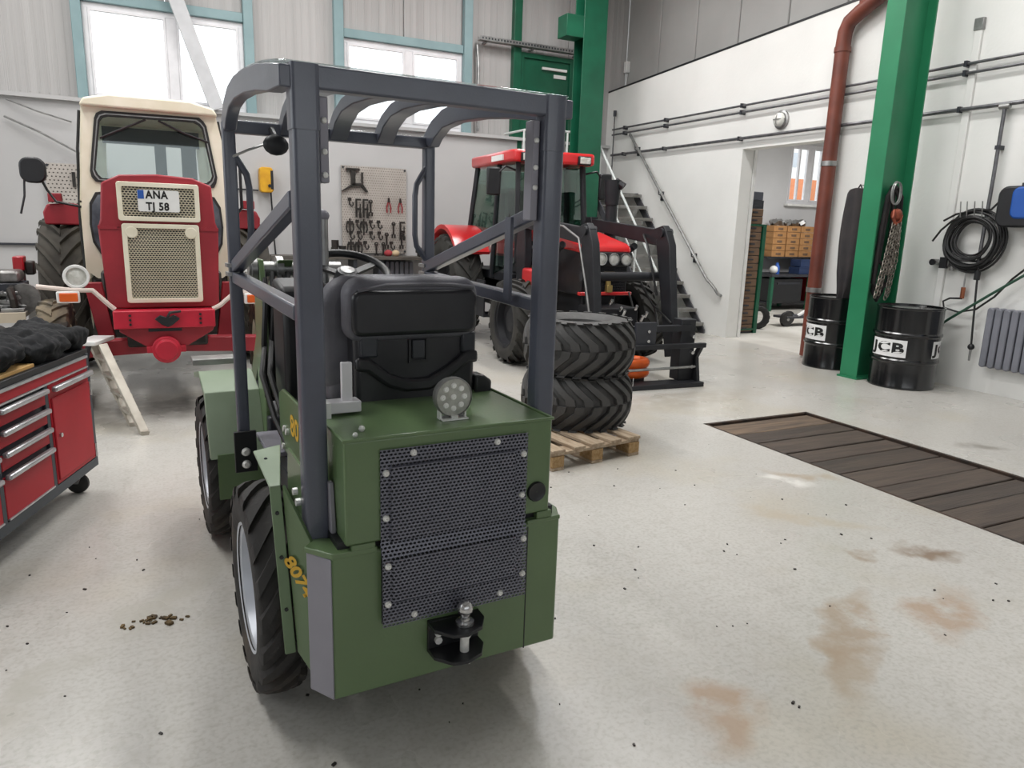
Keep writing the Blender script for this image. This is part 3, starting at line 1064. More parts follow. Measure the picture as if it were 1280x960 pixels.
for s in (0, 1):
    for j in range(rows - 1):
        for i in range(cols - 1):
            a = s * N + j * cols + i
            fs.append((a, a + 1, a + cols + 1, a + cols))
for j in range(rows - 1):
    for e in (0, cols - 1):
        a = j * cols + e
        fs.append((a, a + cols, N + a + cols, N + a))
for i in range(cols - 1):
    for e in (0, (rows - 1) * cols):
        a = e + i
        fs.append((a, a + 1, N + a + 1, N + a))
g.add(vs, fs).build('cloth', M_COAT, ct, smooth=70)
G().tube([(0, -0.05, 1.38), (0, 0, 1.46), (0, 0.05, 1.38)], 0.01, 6).build('hanger_loop', M_BLACK, ct)
G().tube([(0.0, 0, 1.45), (0.3, 0, 1.47)], 0.008, 6).build('hook', M_GALV, ct)

# chain hoist hanging on the column
M_CHAIN = mat('chain_steel', '#b0a99f', 0.4, 0.7, col2='#7d756b', scale=20)
M_COPPER = mat('worn_red_hook', '#a5563f', 0.45, 0.3, col2='#7d3a2a', scale=15)
ch = thing('chain_hoist', 'chain hoist with a worn red hook block hanging on the green column', 'chain hoist', (7.33, 5.50, 0.92))
for q, s in ((-0.03, 1), (0.05, -1)):
    G().tube([(q + 0.07 * cos(t), -0.02 * s, 1.16 + 0.12 * sin(t)) for t in [2 * pi * k / 20 for k in range(20)]], 0.008, 6, closed=True).build('ring', M_GALV, ch)
g = G().ball((0.02, -0.03, 0.93), 0.075, 12, sq=(1, 0.7, 0.9))
g.tube([(-0.05, -0.05, 0.98), (-0.07, -0.06, 0.9), (-0.02, -0.06, 0.83), (0.05, -0.06, 0.86), (0.06, -0.06, 0.93)], 0.018, 8)
g.build('hook_block', M_COPPER, ch)


def chain(path, link=0.055, r=0.0065):
    g = G()
    pts = [Vector(p) for p in path]
    flip = 0
    for a, b in zip(pts[:-1], pts[1:]):
        d = b - a
        n = max(1, int(d.length / (link * 0.72)))
        u = d.normalized()
        sx = u.cross(Vector((0, 1, 0))).normalized()
        sy = u.cross(sx)
        for k in range(n):
            c = a + d * ((k + 0.5) / n)
            side = sx if flip % 2 else sy
            flip += 1
            g.tube([c + u * (link / 2 * cos(t)) + side * (link * 0.32 * sin(t)) for t in [2 * pi * i / 10 for i in range(10)]], r, 5, closed=True)
    return g


for k, path in enumerate([[(-0.03, -0.05, 0.85), (-0.09, -0.04, 0.4), (-0.14, -0.02, 0.02)], [(0.0, -0.06, 0.84), (-0.06, -0.05, 0.4), (-0.10, -0.03, 0.05)],
                          [(0.05, -0.06, 0.85), (0.04, -0.05, 0.4), (0.02, -0.03, 0.0)], [(0.02, -0.06, 0.82), (0.0, -0.05, 0.5), (-0.03, -0.05, 0.28), (0.04, -0.05, 0.42), (0.07, -0.04, 0.8)],
                          [(0.07, -0.05, 0.86), (0.09, -0.05, 0.45), (0.05, -0.03, 0.03)]]):
    stuff(chain(path).build('chain', M_CHAIN, ch, smooth=60))
sp = thing('black_strap', 'black lifting straps looped behind the chain on the green column', 'strap', (7.39, 5.56, 0.9))
for k, (x0, x1, z0) in enumerate([(-0.16, 0.10, 0.10), (-0.10, 0.17, 0.35), (-0.12, 0.05, 0.0)]):
    pts = [(x0, 0.01 * k, z0 + 0.1), (x0 + 0.02, 0.01 * k, 0.8), (x0 + 0.05, 0.01 * k, 1.15), ((x0 + x1) / 2, 0.01 * k, 1.25), (x1 - 0.03, 0.01 * k, 1.15), (x1, 0.01 * k, 0.8), (x1 - 0.02, 0.01 * k, z0 + 0.1), ((x0 + x1) / 2, 0.01 * k, z0)]
    G().tube(pts, 0.022, 6, closed=True).build('loop', M_COAT, sp, smooth=60)

# small grey box and wire on the upper wall
bx = thing('wall_sensor', 'small white sensor box high in the corner of the dark upper wall', 'sensor', (8.27, 12.2, 4.5))
G().box(-0.06, 0.02, -0.04, 0.06, 0, 0.2).build('case', M_WHITE, bx, bevel=0.01)
G().tube([(0, 0, 0), (0.0, 0.03, -0.15), (0.01, 0.05, -0.3)], 0.008, 6).build('wire', M_WHITE, bx)

# ---------------------------------------------------------------- oil drums
M_DRUM = mat('black_drum_paint', '#0d0e10', 0.22, col2='#131416', scale=6, coat=0.5)
M_INK = mat('black_ink', '#101010', 0.6)
M_LABEL = mat('white_label', '#ececec', 0.5)


def wrap(me, rad, ang0, z0):
    """bend lettering (x,y) round a drum"""
    for v in me.vertices:
        a = ang0 + v.co.x / rad
        rr = rad + v.co.z
        v.co = (rr * cos(a), rr * sin(a), z0 + v.co.y)


def drum(label, loc, face):
    t = thing('oil_drum', label, 'drum', loc, 0, 'black oil drums by the green column')
    r = 0.33
    prof = [(0.001, 0.02), (r - 0.012, 0.02), (r - 0.012, 0.0), (r + 0.004, 0.0), (r + 0.006, 0.015), (r, 0.03)]
    for zc in (0.30, 0.585):
        prof += [(r, zc - 0.025), (r + 0.012, zc - 0.012), (r + 0.014, zc), (r + 0.012, zc + 0.012), (r, zc + 0.025)]
    prof += [(r, 0.855), (r + 0.006, 0.865), (r + 0.006, 0.88), (r - 0.012, 0.88), (r - 0.012, 0.86), (0.001, 0.86)]
    G().lathe(prof, n=48).build('body', M_DRUM, t, smooth=30)
    G().lathe([(0.001, 0.86), (0.035, 0.86), (0.035, 0.878), (0.001, 0.878)], c=(0.2, 0, 0), n=14).build('bung', M_GALV, t)
    G().lathe([(0.001, 0.86), (0.025, 0.86), (0.025, 0.875), (0.001, 0.875)], c=(-0.2, 0.05, 0), n=14).build('bung', M_GALV, t)
    for k in range(3):
        a = face + k * 2 * pi / 3
        g = G()
        w, h = 0.41, 0.185
        for (ww, hh, dz) in ((w, h, 0.0015),):
            vs, fs = [], []
            n = 10
            for i in range(n + 1):
                aa = a + (i / n - 0.5) * ww / r
                for z in (0.44 - hh / 2, 0.44 + hh / 2):
                    for q in (0, dz):
                        vs.append(((r + q) * cos(aa), (r + q) * sin(aa), z))
            for i in range(n):
                b = i * 4
                fs += [(b + 1, b + 5, b + 7, b + 3), (b, b + 4, b + 5, b + 1), (b + 2, b + 3, b + 7, b + 6)]
            fs += [(0, 1, 3, 2), (n * 4, n * 4 + 2, n * 4 + 3, n * 4 + 1)]
            g.add(vs, fs)
        lab = g.build('label_plate', M_LABEL, t)
        me = text_mesh('JCB', 0.105, bold=0.0065, spx=1.5, space=1.12)
        me.materials.clear()
        me.materials.append(M_INK)
        wrap(me, r + 0.003, a, 0.44)
        o = bpy.data.objects.new('lettering', me)
        COL.objects.link(o)
        o.parent = lab
    return t


drum('black oil drum in front of the green column, its white label facing us whole', (7.395, 5.17, 0), R(182))
drum('black oil drum half hidden behind the left side of the green column', (7.57, 6.27, 0), R(168))
# ---------------------------------------------------------------- back wall: peg boards, tools, bench
M_PEG = mat('grey_peg_board', '#b9b2ab', 0.5, 0.2, col2='#aca59e', scale=3)


def peg_board(label, x0, x1, z0, z1, y, pitch):
    t = thing('peg_board', label, 'peg board', ((x0 + x1) / 2, y, z0))
    cx = (x0 + x1) / 2
    perforated(x0 - cx, x1 - cx, 0, z1 - z0, pitch, pitch, pitch * 0.2, pitch * 0.2, lambda a, b: 0.0, 0.008).build('sheet', M_PEG, t)
    G().box(x0 - cx, x1 - cx, 0.012, 0.02, 0, z1 - z0).build('backing', mat('peg_backing', '#6a6561', 0.8), t)
    g = G()
    for x in (x0 - cx + 0.03, x1 - cx - 0.03):
        for z in (0.03, z1 - z0 - 0.03):
            g.cyl((x, 0.02, z), (x, -0.015, z), 0.018, n=8)
    g.build('screw', M_DKGREY, t)
    return t


PY = 12.17
peg_board('large grey peg board full of hanging tools seen between the roll bars', 2.80, 3.90, 1.09, 2.49, PY, 0.04)
peg_board('small perforated board on the back wall left of the old tractor', -1.30, -0.55, 1.35, 2.27, PY, 0.05)

M_TOOL = mat('dark_tool_steel', '#2f2d2c', 0.4, 0.5, col2='#413d3a', scale=15)
M_GRIP = mat('red_grip', '#8f2a30', 0.5)


def t_spanner():
    g = G().box(-0.013, 0.013, -0.008, 0.008, -0.18, 0)
    g.ring([(0.035 * cos(t), 0.0 + 0.035 * sin(t)) for t in [2 * pi * k / 12 for k in range(12)]], [(0.018 * cos(t), 0.018 * sin(t)) for t in [2 * pi * k / 12 for k in range(12)]], 'y', -0.01, 0.01)
    g.box(-0.035, -0.012, -0.01, 0.01, -0.235, -0.17)
    g.box(0.012, 0.035, -0.01, 0.01, -0.235, -0.17)
    return [('shaft', g, M_TOOL)]


def t_pliers():
    g = G().prism([(-0.02, 0), (0.02, 0), (0.012, 0.075), (-0.012, 0.075)], 'y', -0.012, 0.012)
    h = G().tube([(-0.01, 0, 0), (-0.035, 0, -0.08), (-0.03, 0, -0.17)], 0.012, 6)
    h.tube([(0.01, 0, 0), (0.035, 0, -0.08), (0.03, 0, -0.17)], 0.012, 6)
    return [('jaws', g, M_TOOL), ('grips', h, M_GRIP)]


def t_clamp():
    g = G().box(-0.014, 0.014, -0.01, 0.01, -0.26, 0.04)
    g.box(-0.014, 0.08, -0.01, 0.01, 0.01, 0.04)
    g.box(-0.014, 0.08, -0.01, 0.01, -0.14, -0.11)
    g.cyl((0.065, 0, -0.2), (0.065, 0, -0.04), 0.01, n=8)
    return [('frame', g, M_TOOL), ('handle', G().cyl((0.065, 0, -0.27), (0.065, 0, -0.19), 0.02, n=8), M_TOOL)]


def t_puller():
    g = G().box(-0.05, 0.05, -0.015, 0.015, -0.02, 0.03)
    g.cyl((0, 0, -0.2), (0, 0, 0.07), 0.014, n=8)
    g.tube([(-0.05, 0, 0), (-0.06, 0, -0.1), (-0.035, 0, -0.16)], 0.012, 6)
    g.tube([(0.05, 0, 0), (0.06, 0, -0.1), (0.035, 0, -0.16)], 0.012, 6)
    return [('body', g, M_TOOL)]


def t_hook():
    g = G().tube([(0, 0, 0.03), (0, 0, -0.05), (0.03, 0, -0.09), (0.06, 0, -0.06), (0.055, 0, -0.02)], 0.012, 6)
    g.box(-0.03, 0.03, -0.01, 0.01, 0.0, 0.05)
    return [('body', g, M_TOOL)]


KINDS = {'spanner': t_spanner, 'pliers': t_pliers, 'screw_clamp': t_clamp, 'puller': t_puller, 'hook_tool': t_hook}
protos = {}


def tool(kind, x, z, label, group):
    if kind not in protos:
        t = thing(kind, label, 'tool', (x, PY - 0.045, z), 0, group)
        for nm, g, m in KINDS[kind]():
            g.build(nm, m, t)
        # the peg it hangs on reaches back to the board
        G().cyl((0, 0.0, 0.0), (0, 0.05, 0.0), 0.008, n=6).build('peg', M_TOOL, t)
        protos[kind] = t
    else:
        t = dup(protos[kind])
        t.location = (x, PY - 0.045, z)
        t['label'] = label
        t['group'] = group
    return t


ROWS = [
    (1.93, 'top row', [('hook_tool', 2.92), ('screw_clamp', 3.03), ('screw_clamp', 3.15), ('spanner', 3.27), ('pliers', 3.58), ('pliers', 3.78)]),
    (1.58, 'second row', [('puller', 2.92), ('hook_tool', 3.04), ('puller', 3.15), ('hook_tool', 3.27), ('hook_tool', 3.40), ('spanner', 3.66), ('screw_clamp', 3.78)]),
    (1.40, 'third row', [('hook_tool', 2.93), ('hook_tool', 3.06), ('hook_tool', 3.27), ('hook_tool', 3.41), ('spanner', 3.54), ('spanner', 3.80)]),
    (1.24, 'bottom row', [('puller', 2.93), ('puller', 3.06), ('hook_tool', 3.17), ('spanner', 3.36), ('spanner', 3.48), ('hook_tool', 3.62)]),
]
for z, rn, items in ROWS:
    left = {}
    for k, x in items:
        left[k] = left.get(k, 0) + 1
    for kd, x in items:
        nice = kd.replace('_', ' ')
        num = left[kd]
        cnt = sum(1 for a, b in items if a == kd)
        rank = [b for a, b in items if a == kd].index(x)
        if cnt == 1:
            lab = 'only %s hanging in the %s of the large peg board' % (nice, rn)
        else:
            lab = '%s %s from the left in the %s of the large peg board' % (['first', 'second', 'third', 'fourth'][rank], nice, rn)
        tool(kd, x, z, lab, '%ss on the large peg board' % nice)

# black stand-like bracket hanging at the top of the board
bk = thing('black_bracket', 'black metal bracket hanging at the top left of the large peg board', 'bracket', (2.99, PY - 0.04, 2.08))
g = G().prism([(-0.2, 0.0), (-0.18, 0.0), (-0.02, 0.08), (0.12, 0.1), (0.2, 0.0), (0.24, 0.0), (0.14, 0.14), (-0.02, 0.13)], 'y', -0.03, 0.03)
g.box(-0.04, 0.03, -0.03, 0.03, 0.1, 0.35)
g.box(-0.12, 0.1, -0.03, 0.03, 0.33, 0.37)
g.box(0.13, 0.16, -0.02, 0.02, 0.1, 0.31)
g.box(-0.02, 0.02, 0.0, 0.05, 0.3, 0.34)
g.build('frame', M_TOOL, bk, bevel=0.004)
tag(G().box(-0.98, -0.94, PY - 0.05, PY + 0.01, 1.96, 2.16).build('file_tool', M_TOOL, loc=(-0.96, PY, 1.96)), 'dark hand tool hanging alone on the small perforated board', 'tool')

# yellow box with its cable
yb = thing('yellow_wall_box', 'yellow electric box on the back wall seen past the left roll bar', 'switch box', (1.61, 12.2, 2.0))
G().prism(rrect(-0.09, 0.11, 0.0, 0.38, 0.05), 'y', -0.16, 0.02).build('case', M_YELLOW, yb, bevel=0.015)
G().cyl((0.05, -0.16, 0.1), (0.05, -0.19, 0.1), 0.025).build('knob', M_BLACK, yb)
G().box(0.07, 0.11, -0.162, -0.15, 0.05, 0.33).build('side_strip', M_BLACK, yb)
G().tube([(0.08, -0.05, 0.02), (0.09, -0.03, -0.2), (0.1, -0.02, -0.6), (0.12, -0.02, -0.95), (0.2, -0.02, -1.05)], 0.012, 6).build('cable', M_BLACK, yb)
g = G().tube([(-0.1, -0.01, 0.03), (-0.8, -0.01, 0.05)], 0.012, 6)
g.build('conduit', M_DKGREY, yb)

# bench along the back wall behind the loader
bb = thing('back_bench', 'long dark edged work bench along the back wall under the large peg board', 'bench', (2.9, 11.95, 0))
G().box(-1.6, 1.35, -0.25, 0.25, 1.0, 1.05).build('worktop', mat('bench_top', '#5a554f', 0.5, col2='#48443f'), bb, bevel=0.004)
for x in (-1.55, 0.0, 0.42):
    G().box(x - 0.03, x + 0.03, -0.22, 0.22, 0, 1.0).build('leg', M_DKGREY, bb)
G().box(-1.52, 0.4, 0.15, 0.2, 0.5, 1.0).build('back_panel', M_WALL_BACK, bb)
radiator('grey ribbed radiator under the bench on the back wall, behind the loader seat', (3.42, 12.05, 0.3), 0, 7, 0.66, 0.085)
bt = thing('grease_tins', 'stack of dark tins on the back bench left of the large peg board', 'tins', (2.68, 11.95, 1.05))
for x, z, h in ((-0.06, 0, 0.13), (0.07, 0, 0.16), (-0.05, 0.13, 0.12)):
    G().lathe([(0.001, z), (0.06, z), (0.06, z + h), (0.052, z + h), (0.001, z + h - 0.005)], c=(x, 0, 0), n=14).build('tin', M_TOOL, bt)
tag(G().ball((3.5, 11.9, 1.10), 0.075, 12, sq=(1, 0.8, 0.75)).build('red_rag', mat('red_cloth', '#a03a40', 0.9, bump=0.6, bscale=20), loc=(3.5, 11.9, 1.05)), 'crumpled red rag on the back bench below the tools', 'rag')
tag(G().ball((3.62, 11.88, 1.10), 0.07, 12, sq=(1, 0.8, 0.8)).build('beige_sponge', mat('beige_foam', '#c3ac8c', 0.9, bump=0.6, bscale=20), loc=(3.62, 11.88, 1.05)), 'beige sponge beside the red rag on the back bench', 'sponge')
vs_ = thing('bench_vice', 'small dark bench vice standing at the right end of the back bench', 'vice', (4.08, 11.9, 1.05))
g = G().box(-0.06, 0.06, -0.06, 0.06, 0, 0.06)
g.box(-0.09, 0.02, -0.05, 0.05, 0.06, 0.15)
g.box(0.05, 0.09, -0.05, 0.05, 0.07, 0.15)
g.cyl((0, 0, 0.09), (0.16, 0, 0.09), 0.016)
g.build('body', M_TOOL, vs_, bevel=0.006)
G().cyl((0.15, -0.07, 0.09), (0.15, 0.07, 0.09), 0.009, n=8).build('handle', M_GALV, vs_)

# thin rails and wires on the left part of the back wall
tag(G().box(-5, -0.6, 12.18, 12.22, 1.14, 1.17).build('wall_rail', M_DKGREY, loc=(-1.8, 12.2, 1.15)), 'thin dark rail along the back wall left of the old tractor', 'rail')
tag(G().tube([(-1.66, 12.15, 3.06), (-1.3, 12.12, 2.93), (-0.92, 12.15, 2.83)], 0.01, 6).build('wire', M_GALV, loc=(-1.66, 12.15, 2.83)), 'upper thin wire sloping across the back wall at the left', 'wire')
tag(G().tube([(-1.70, 12.15, 2.84), (-1.3, 12.12, 2.66), (-0.85, 12.1, 2.41)], 0.014, 6).build('wire', M_GALV, loc=(-1.7, 12.15, 2.4)), 'lower thicker wire sloping across the back wall at the left', 'wire')

# ---------------------------------------------------------------- workbench with engine parts at the left edge
wb = thing('engine_bench', 'pale edged workbench carrying a dismantled engine at the left edge', 'bench', (-1.6, 7.35, 0))
G().box(-1.0, 0.62, -0.38, 0.4, 0.76, 0.80).build('worktop', mat('bench_board', '#8b857b', 0.6, col2='#6d675e', scale=5), wb, bevel=0.004)
G().box(-1.0, 0.62, -0.41, -0.38, 0.72, 0.80).build('front_edge', mat('pale_edge', '#c3b7a3', 0.6), wb)
for x in (-0.95, 0.57):
    for y in (-0.33, 0.35):
        G().box(x - 0.03, x + 0.03, y - 0.03, y + 0.03, 0, 0.76).build('leg', M_GALV, wb)
en = thing('engine_block', 'bare metal engine with its manifold lying on the left workbench', 'engine', (-1.28, 7.3, 0.80))
random.seed(5)
M_ALU = mat('cast_metal', '#8f8d8b', 0.4, 0.7, col2='#5c5a58', scale=9, bump=0.4, bscale=30)
G().box(-0.45, 0.32, -0.16, 0.2, 0.0, 0.14).build('crankcase', M_TOOL, en, bevel=0.02)
g = G().prism(rrect(-0.42, 0.26, 0.22, 0.32, 0.04), 'y', -0.14, 0.14)
g.build('valve_cover', M_ALU, en, bevel=0.02)
G().box(-0.43, 0.28, -0.15, 0.17, 0.14, 0.22).build('cylinder_head', M_DKGREY, en, bevel=0.008)
for k in range(5):
    x = -0.36 + k * 0.14
    G().tube([(x, -0.15, 0.18), (x, -0.25, 0.17), (x + 0.02, -0.28, 0.10), (x + 0.02, -0.26, 0.02)], 0.03, 8).build('manifold_pipe', M_ALU if k % 2 else M_TOOL, en)
g = G()
for k in range(22):
    g.cyl((random.uniform(-0.42, 0.3), -0.17, random.uniform(0.02, 0.14)), (random.uniform(-0.42, 0.3), -0.24, random.uniform(0.02, 0.16)), random.uniform(0.008, 0.02), n=7)
stuff(g.build('bolt', M_GALV, en))
G().lathe([(0.001, 0), (0.12, 0), (0.12, 0.05), (0.03, 0.06), (0.001, 0.06)], c=(0.28, -0.2, 0.1), ax='y', n=20).build('pulley', M_ALU, en)
dp_ = thing('drill_press', 'small red and black bench drill standing at the back of the left workbench', 'drill', (-1.06, 7.6, 0.80))
G().box(-0.11, 0.11, -0.1, 0.1, 0, 0.03).build('foot', M_TOOL, dp_)
G().cyl((0, 0.03, 0.03), (0, 0.03, 0.36), 0.02).build('pillar', M_GALV, dp_)
G().box(-0.05, 0.03, -0.1, 0.08, 0.3, 0.42).build('head', M_RED, dp_, bevel=0.01)
G().box(0.03, 0.1, -0.06, 0.06, 0.26, 0.38).build('motor', M_TOOL, dp_, bevel=0.015)
G().cyl((0.0, -0.07, 0.16), (0, -0.07, 0.3), 0.015).build('chuck', M_GALV, dp_)
bg = thing('black_carburettor', 'black round topped air filter unit on the left workbench behind the engine', 'air filter', (-1.38, 7.62, 0.8))
g = G().lathe([(0.001, 0), (0.1, 0), (0.1, 0.12), (0.14, 0.14), (0.14, 0.2), (0.05, 0.22), (0.05, 0.3), (0.09, 0.31), (0.09, 0.34), (0.001, 0.35)], n=18)
g.build('housing', M_BLACK, bg)
G().box(-0.2, 0.2, -0.05, 0.05, 0.1, 0.2).build('inlet', M_BLACK, bg, bevel=0.02)
ga = thing('gasket_tray', 'tray of small loose metal parts at the right end of the left workbench', 'tray', (-1.05, 7.15, 0.8))
G().box(-0.1, 0.06, -0.15, 0.15, 0, 0.03).build('pan', M_GALV, ga, bevel=0.005)
g = G()
for k in range(16):
    g.obox((random.uniform(-0.08, 0.05), random.uniform(-0.12, 0.12), 0.045), (0.04, 0.03, 0.03), (random.random(), random.random(), random.random()))
stuff(g.build('loose_part', M_ALU, ga))
# ---------------------------------------------------------------- red tool trolley
M_CART = mat('trolley_charcoal', '#2b343c', 0.4, col2='#26303a', scale=5)
M_CRED = mat('trolley_red', '#b0222e', 0.5, col2='#a51d29', scale=3, spec=0.3)
M_ALUB = mat('brushed_aluminium', '#c4c5c8', 0.3, 0.7, col2='#b2b3b6', scale=20)
tc = thing('tool_trolley', 'red and charcoal tool trolley on castors at the left edge, a jacket on top', 'tool trolley', (-0.39, 4.72, 0), R(72))
LX = -1.52


def UX(u):
    return -u


G().box(LX, 0, 0.012, 0.5, 0.17, 0.83).build('body', M_CART, tc, bevel=0.012)
# frame strips on the front
g = G()
g.box(LX, 0, -0.004, 0.02, 0.148, 0.20)
g.box(-0.035, 0, -0.004, 0.02, 0.2, 0.82)
g.box(-0.535, -0.50, -0.004, 0.02, 0.2, 0.75)
g.box(-1.02, -0.985, -0.004, 0.02, 0.2, 0.75)
g.box(LX, LX + 0.035, -0.004, 0.02, 0.2, 0.82)
g.build('front_frame', M_CART, tc, bevel=0.003)
# wide top drawer
d = G().box(LX + 0.04, -0.04, -0.008, 0.1, 0.752, 0.802).build('drawer', M_CRED, tc, bevel=0.003)
g = G().box(LX + 0.04, -0.04, -0.016, 0.0, 0.800, 0.812)
g.box(LX + 0.04, -0.04, -0.014, 0.0, 0.744, 0.752)
g.build('drawer_trim', M_ALUB, d)
# top tray and wood top
g = G().ring([(LX, 0), (0, 0), (0, 0.5), (LX, 0.5)], [(LX + 0.03, 0.03), (-0.03, 0.03), (-0.03, 0.47), (LX + 0.03, 0.47)], 'z', 0.81, 0.845)
g.box(LX, 0, 0.0, 0.5, 0.81, 0.82)
g.build('top_tray', M_BLACK, tc, bevel=0.004)
G().box(LX + 0.03, -0.52, 0.035, 0.46, 0.82, 0.858).build('wooden_top', mat('beech_top', '#d7b176', 0.5, col2='#c79c60', scale=3, stretch=(1, 8, 8)), tc, bevel=0.004)
# door of the far cabinet half
d = G().box(-0.498, -0.037, -0.006, 0.02, 0.205, 0.742).build('door', M_CRED, tc, bevel=0.004)
G().box(-0.485, -0.05, -0.014, -0.004, 0.225, 0.665).build('door_panel', M_CRED, d, bevel=0.006)
G().bar((-0.49, -0.03, 0.715), (-0.045, -0.03, 0.715), 0.03, 0.028).build('door_handle', M_ALUB, d, bevel=0.008)
G().cyl((-0.44, -0.012, 0.46), (-0.44, -0.024, 0.46), 0.012).build('lock', M_STEEL, d)
g = G()
for z in (0.25, 0.62):
    g.cyl((-0.032, -0.01, z - 0.04), (-0.032, -0.01, z + 0.04), 0.008)
g.build('hinge', M_STEEL, d)
# two banks of drawers
for x0, x1 in ((-0.983, -0.537), (LX + 0.037, -1.022)):
    zs = [0.742, 0.64, 0.54, 0.435, 0.205]
    for k in range(4):
        top, bot = zs[k], zs[k + 1] + 0.008
        d = G().box(x0, x1, -0.006, 0.1, bot, top - 0.03).build('drawer', M_CRED, tc, bevel=0.004)
        G().bar((x0 + 0.004, -0.022, top - 0.022), (x1 - 0.004, -0.022, top - 0.022), 0.03, 0.026).build('drawer_handle', M_ALUB, d, bevel=0.009)
    d = G().box(x0 + 0.004, x1 - 0.004, -0.012, 0, 0.208, 0.216).build('drawer_lip', M_ALUB, tc)
for x in (-0.07, LX + 0.09):
    for y in (0.06, 0.44):
        g = G().box(x - 0.025, x + 0.025, y - 0.03, y + 0.03, 0.15, 0.172)
        for s in (-1, 1):
            g.prism([(y - 0.02, 0.155), (y + 0.02, 0.155), (y + 0.045, 0.06), (y + 0.02, 0.06)], 'x', x + s * 0.022 - 0.003, x + s * 0.022 + 0.003)
        c = g.build('castor', M_GALV, tc)
        G().lathe([(0.001, -0.014), (0.05, -0.016), (0.06, -0.01), (0.06, 0.01), (0.05, 0.016), (0.001, 0.014)], c=(x, y + 0.03, 0.06), ax='x', n=20).build('castor_wheel', M_RUBBER, c)
G().box(-0.34, -0.06, 0.03, 0.05, 0.13, 0.172).build('kick_plate', M_GALV, tc)


def blob(name, balls, m, parent=None, voxel=0.012, disp=0.02, tex=0.12, loc=None, smooth_it=4):
    g = G()
    for c, r, sq in balls:
        g.ball(c, r, 14, sq)
    o = g.build(name, m, parent, loc=loc)
    md = o.modifiers.new('remesh', 'REMESH')
    md.mode = 'VOXEL'
    md.voxel_size = voxel
    md.use_smooth_shade = True
    sm = o.modifiers.new('smooth', 'SMOOTH')
    sm.iterations = smooth_it
    sm.factor = 0.6
    tx = bpy.data.textures.new(name + '_folds', 'CLOUDS')
    tx.noise_scale = tex
    tx.noise_depth = 3
    dm = o.modifiers.new('folds', 'DISPLACE')
    dm.texture = tx
    dm.strength = disp
    dm.mid_level = 0.5
    dm.texture_coords = 'LOCAL'
    return o


M_JACKET = mat('black_jacket_cloth', '#111214', 0.95, col2='#1a1b1e', scale=5, bump=0.4, bscale=25)
jk = thing('jacket', 'black padded jacket thrown crumpled over the top of the tool trolley', 'jacket', (-0.39, 4.72, 0.865), R(72))
balls = [((-0.75, 0.22, 0.07), 0.3, (1.1, 0.75, 0.26)), ((-0.35, 0.22, 0.06), 0.26, (1.1, 0.85, 0.3)), ((-0.12, 0.22, 0.06), 0.2, (1.0, 1.0, 0.4)),
         ((-1.1, 0.25, 0.08), 0.3, (1.1, 0.7, 0.3)), ((0.0, 0.24, 0.06), 0.13, (0.8, 1.2, 0.6)), ((-0.02, 0.07, 0.05), 0.1, (1.2, 0.8, 0.6)), ((-0.35, 0.08, 0.05), 0.15, (1.6, 0.7, 0.5)), ((-0.75, 0.12, 0.06), 0.16, (1.4, 0.6, 0.5))]
blob('body', balls, M_JACKET, jk, disp=0.075, tex=0.09, voxel=0.01)
balls = [((-0.95, 0.34, 0.20), 0.28, (1.1, 0.6, 0.36)), ((-0.62, 0.34, 0.18), 0.2, (1.1, 0.7, 0.42)), ((-1.25, 0.34, 0.21), 0.25, (1.1, 0.6, 0.4))]
blob('sleeve', balls, M_JACKET, jk, disp=0.04, tex=0.1)
balls = [((-0.45, 0.4, 0.12), 0.17, (1.3, 0.6, 0.55)), ((-0.25, 0.38, 0.08), 0.12, (1.3, 0.7, 0.55))]
blob('hood', balls, mat('dark_brown_cloth', '#2b2724', 0.85), jk, disp=0.03, tex=0.1)
G().tube([(-0.74, 0.26, 0.235), (-0.66, 0.24, 0.24), (-0.58, 0.22, 0.215), (-0.54, 0.2, 0.17)], 0.005, 6).build('reflective_piping', M_GALV, jk)
G().ball((-0.92, 0.2, 0.205), 0.016, 8, sq=(1.4, 1, .6)).build('snap_button', M_STEEL, jk)

# ---------------------------------------------------------------- small step ladder in front of the old tractor
M_LAD = mat('ladder_aluminium', '#bfb9ae', 0.45, 0.4, col2='#a8a196', scale=8)
sl = thing('step_ladder', 'low aluminium step ladder standing between the trolley and the old tractor', 'ladder', (-0.3, 6.1, 0))
A0, A1 = Vector((0.14, -0.26, 0.0)), Vector((-0.11, 0.12, 0.63))
B0, B1 = Vector((0.06, 0.02, 0.0)), Vector((-0.2, 0.36, 0.63))
for a, b in ((A0, A1), (B0, B1)):
    G().bar(a, b, 0.03, 0.065, up=(0.5, 0.5, 0.3)).build('rail', M_LAD, sl, bevel=0.004)
for t in (0.22, 0.42, 0.62, 0.82):
    p, q = A0.lerp(A1, t), B0.lerp(B1, t)
    G().bar(p, q, 0.08, 0.022).build('tread', M_LAD, sl, bevel=0.003)
g = G().obox((-0.17, 0.24, 0.645), (0.16, 0.34, 0.03), (0, 0, -0.35))
g.build('platform', M_WHITE, sl, bevel=0.005)
for p, q in (((-0.2, 0.15, 0.63), (-0.36, 0.0, 0.0)), ((-0.27, 0.38, 0.63), (-0.42, 0.25, 0.0))):
    G().bar(p, q, 0.025, 0.03).build('rear_leg', M_DKGREY, sl)
g = G()
for p in (A0, B0):
    g.obox((p[0], p[1], 0.015), (0.05, 0.06, 0.03))
g.build('foot', M_LAD, sl)

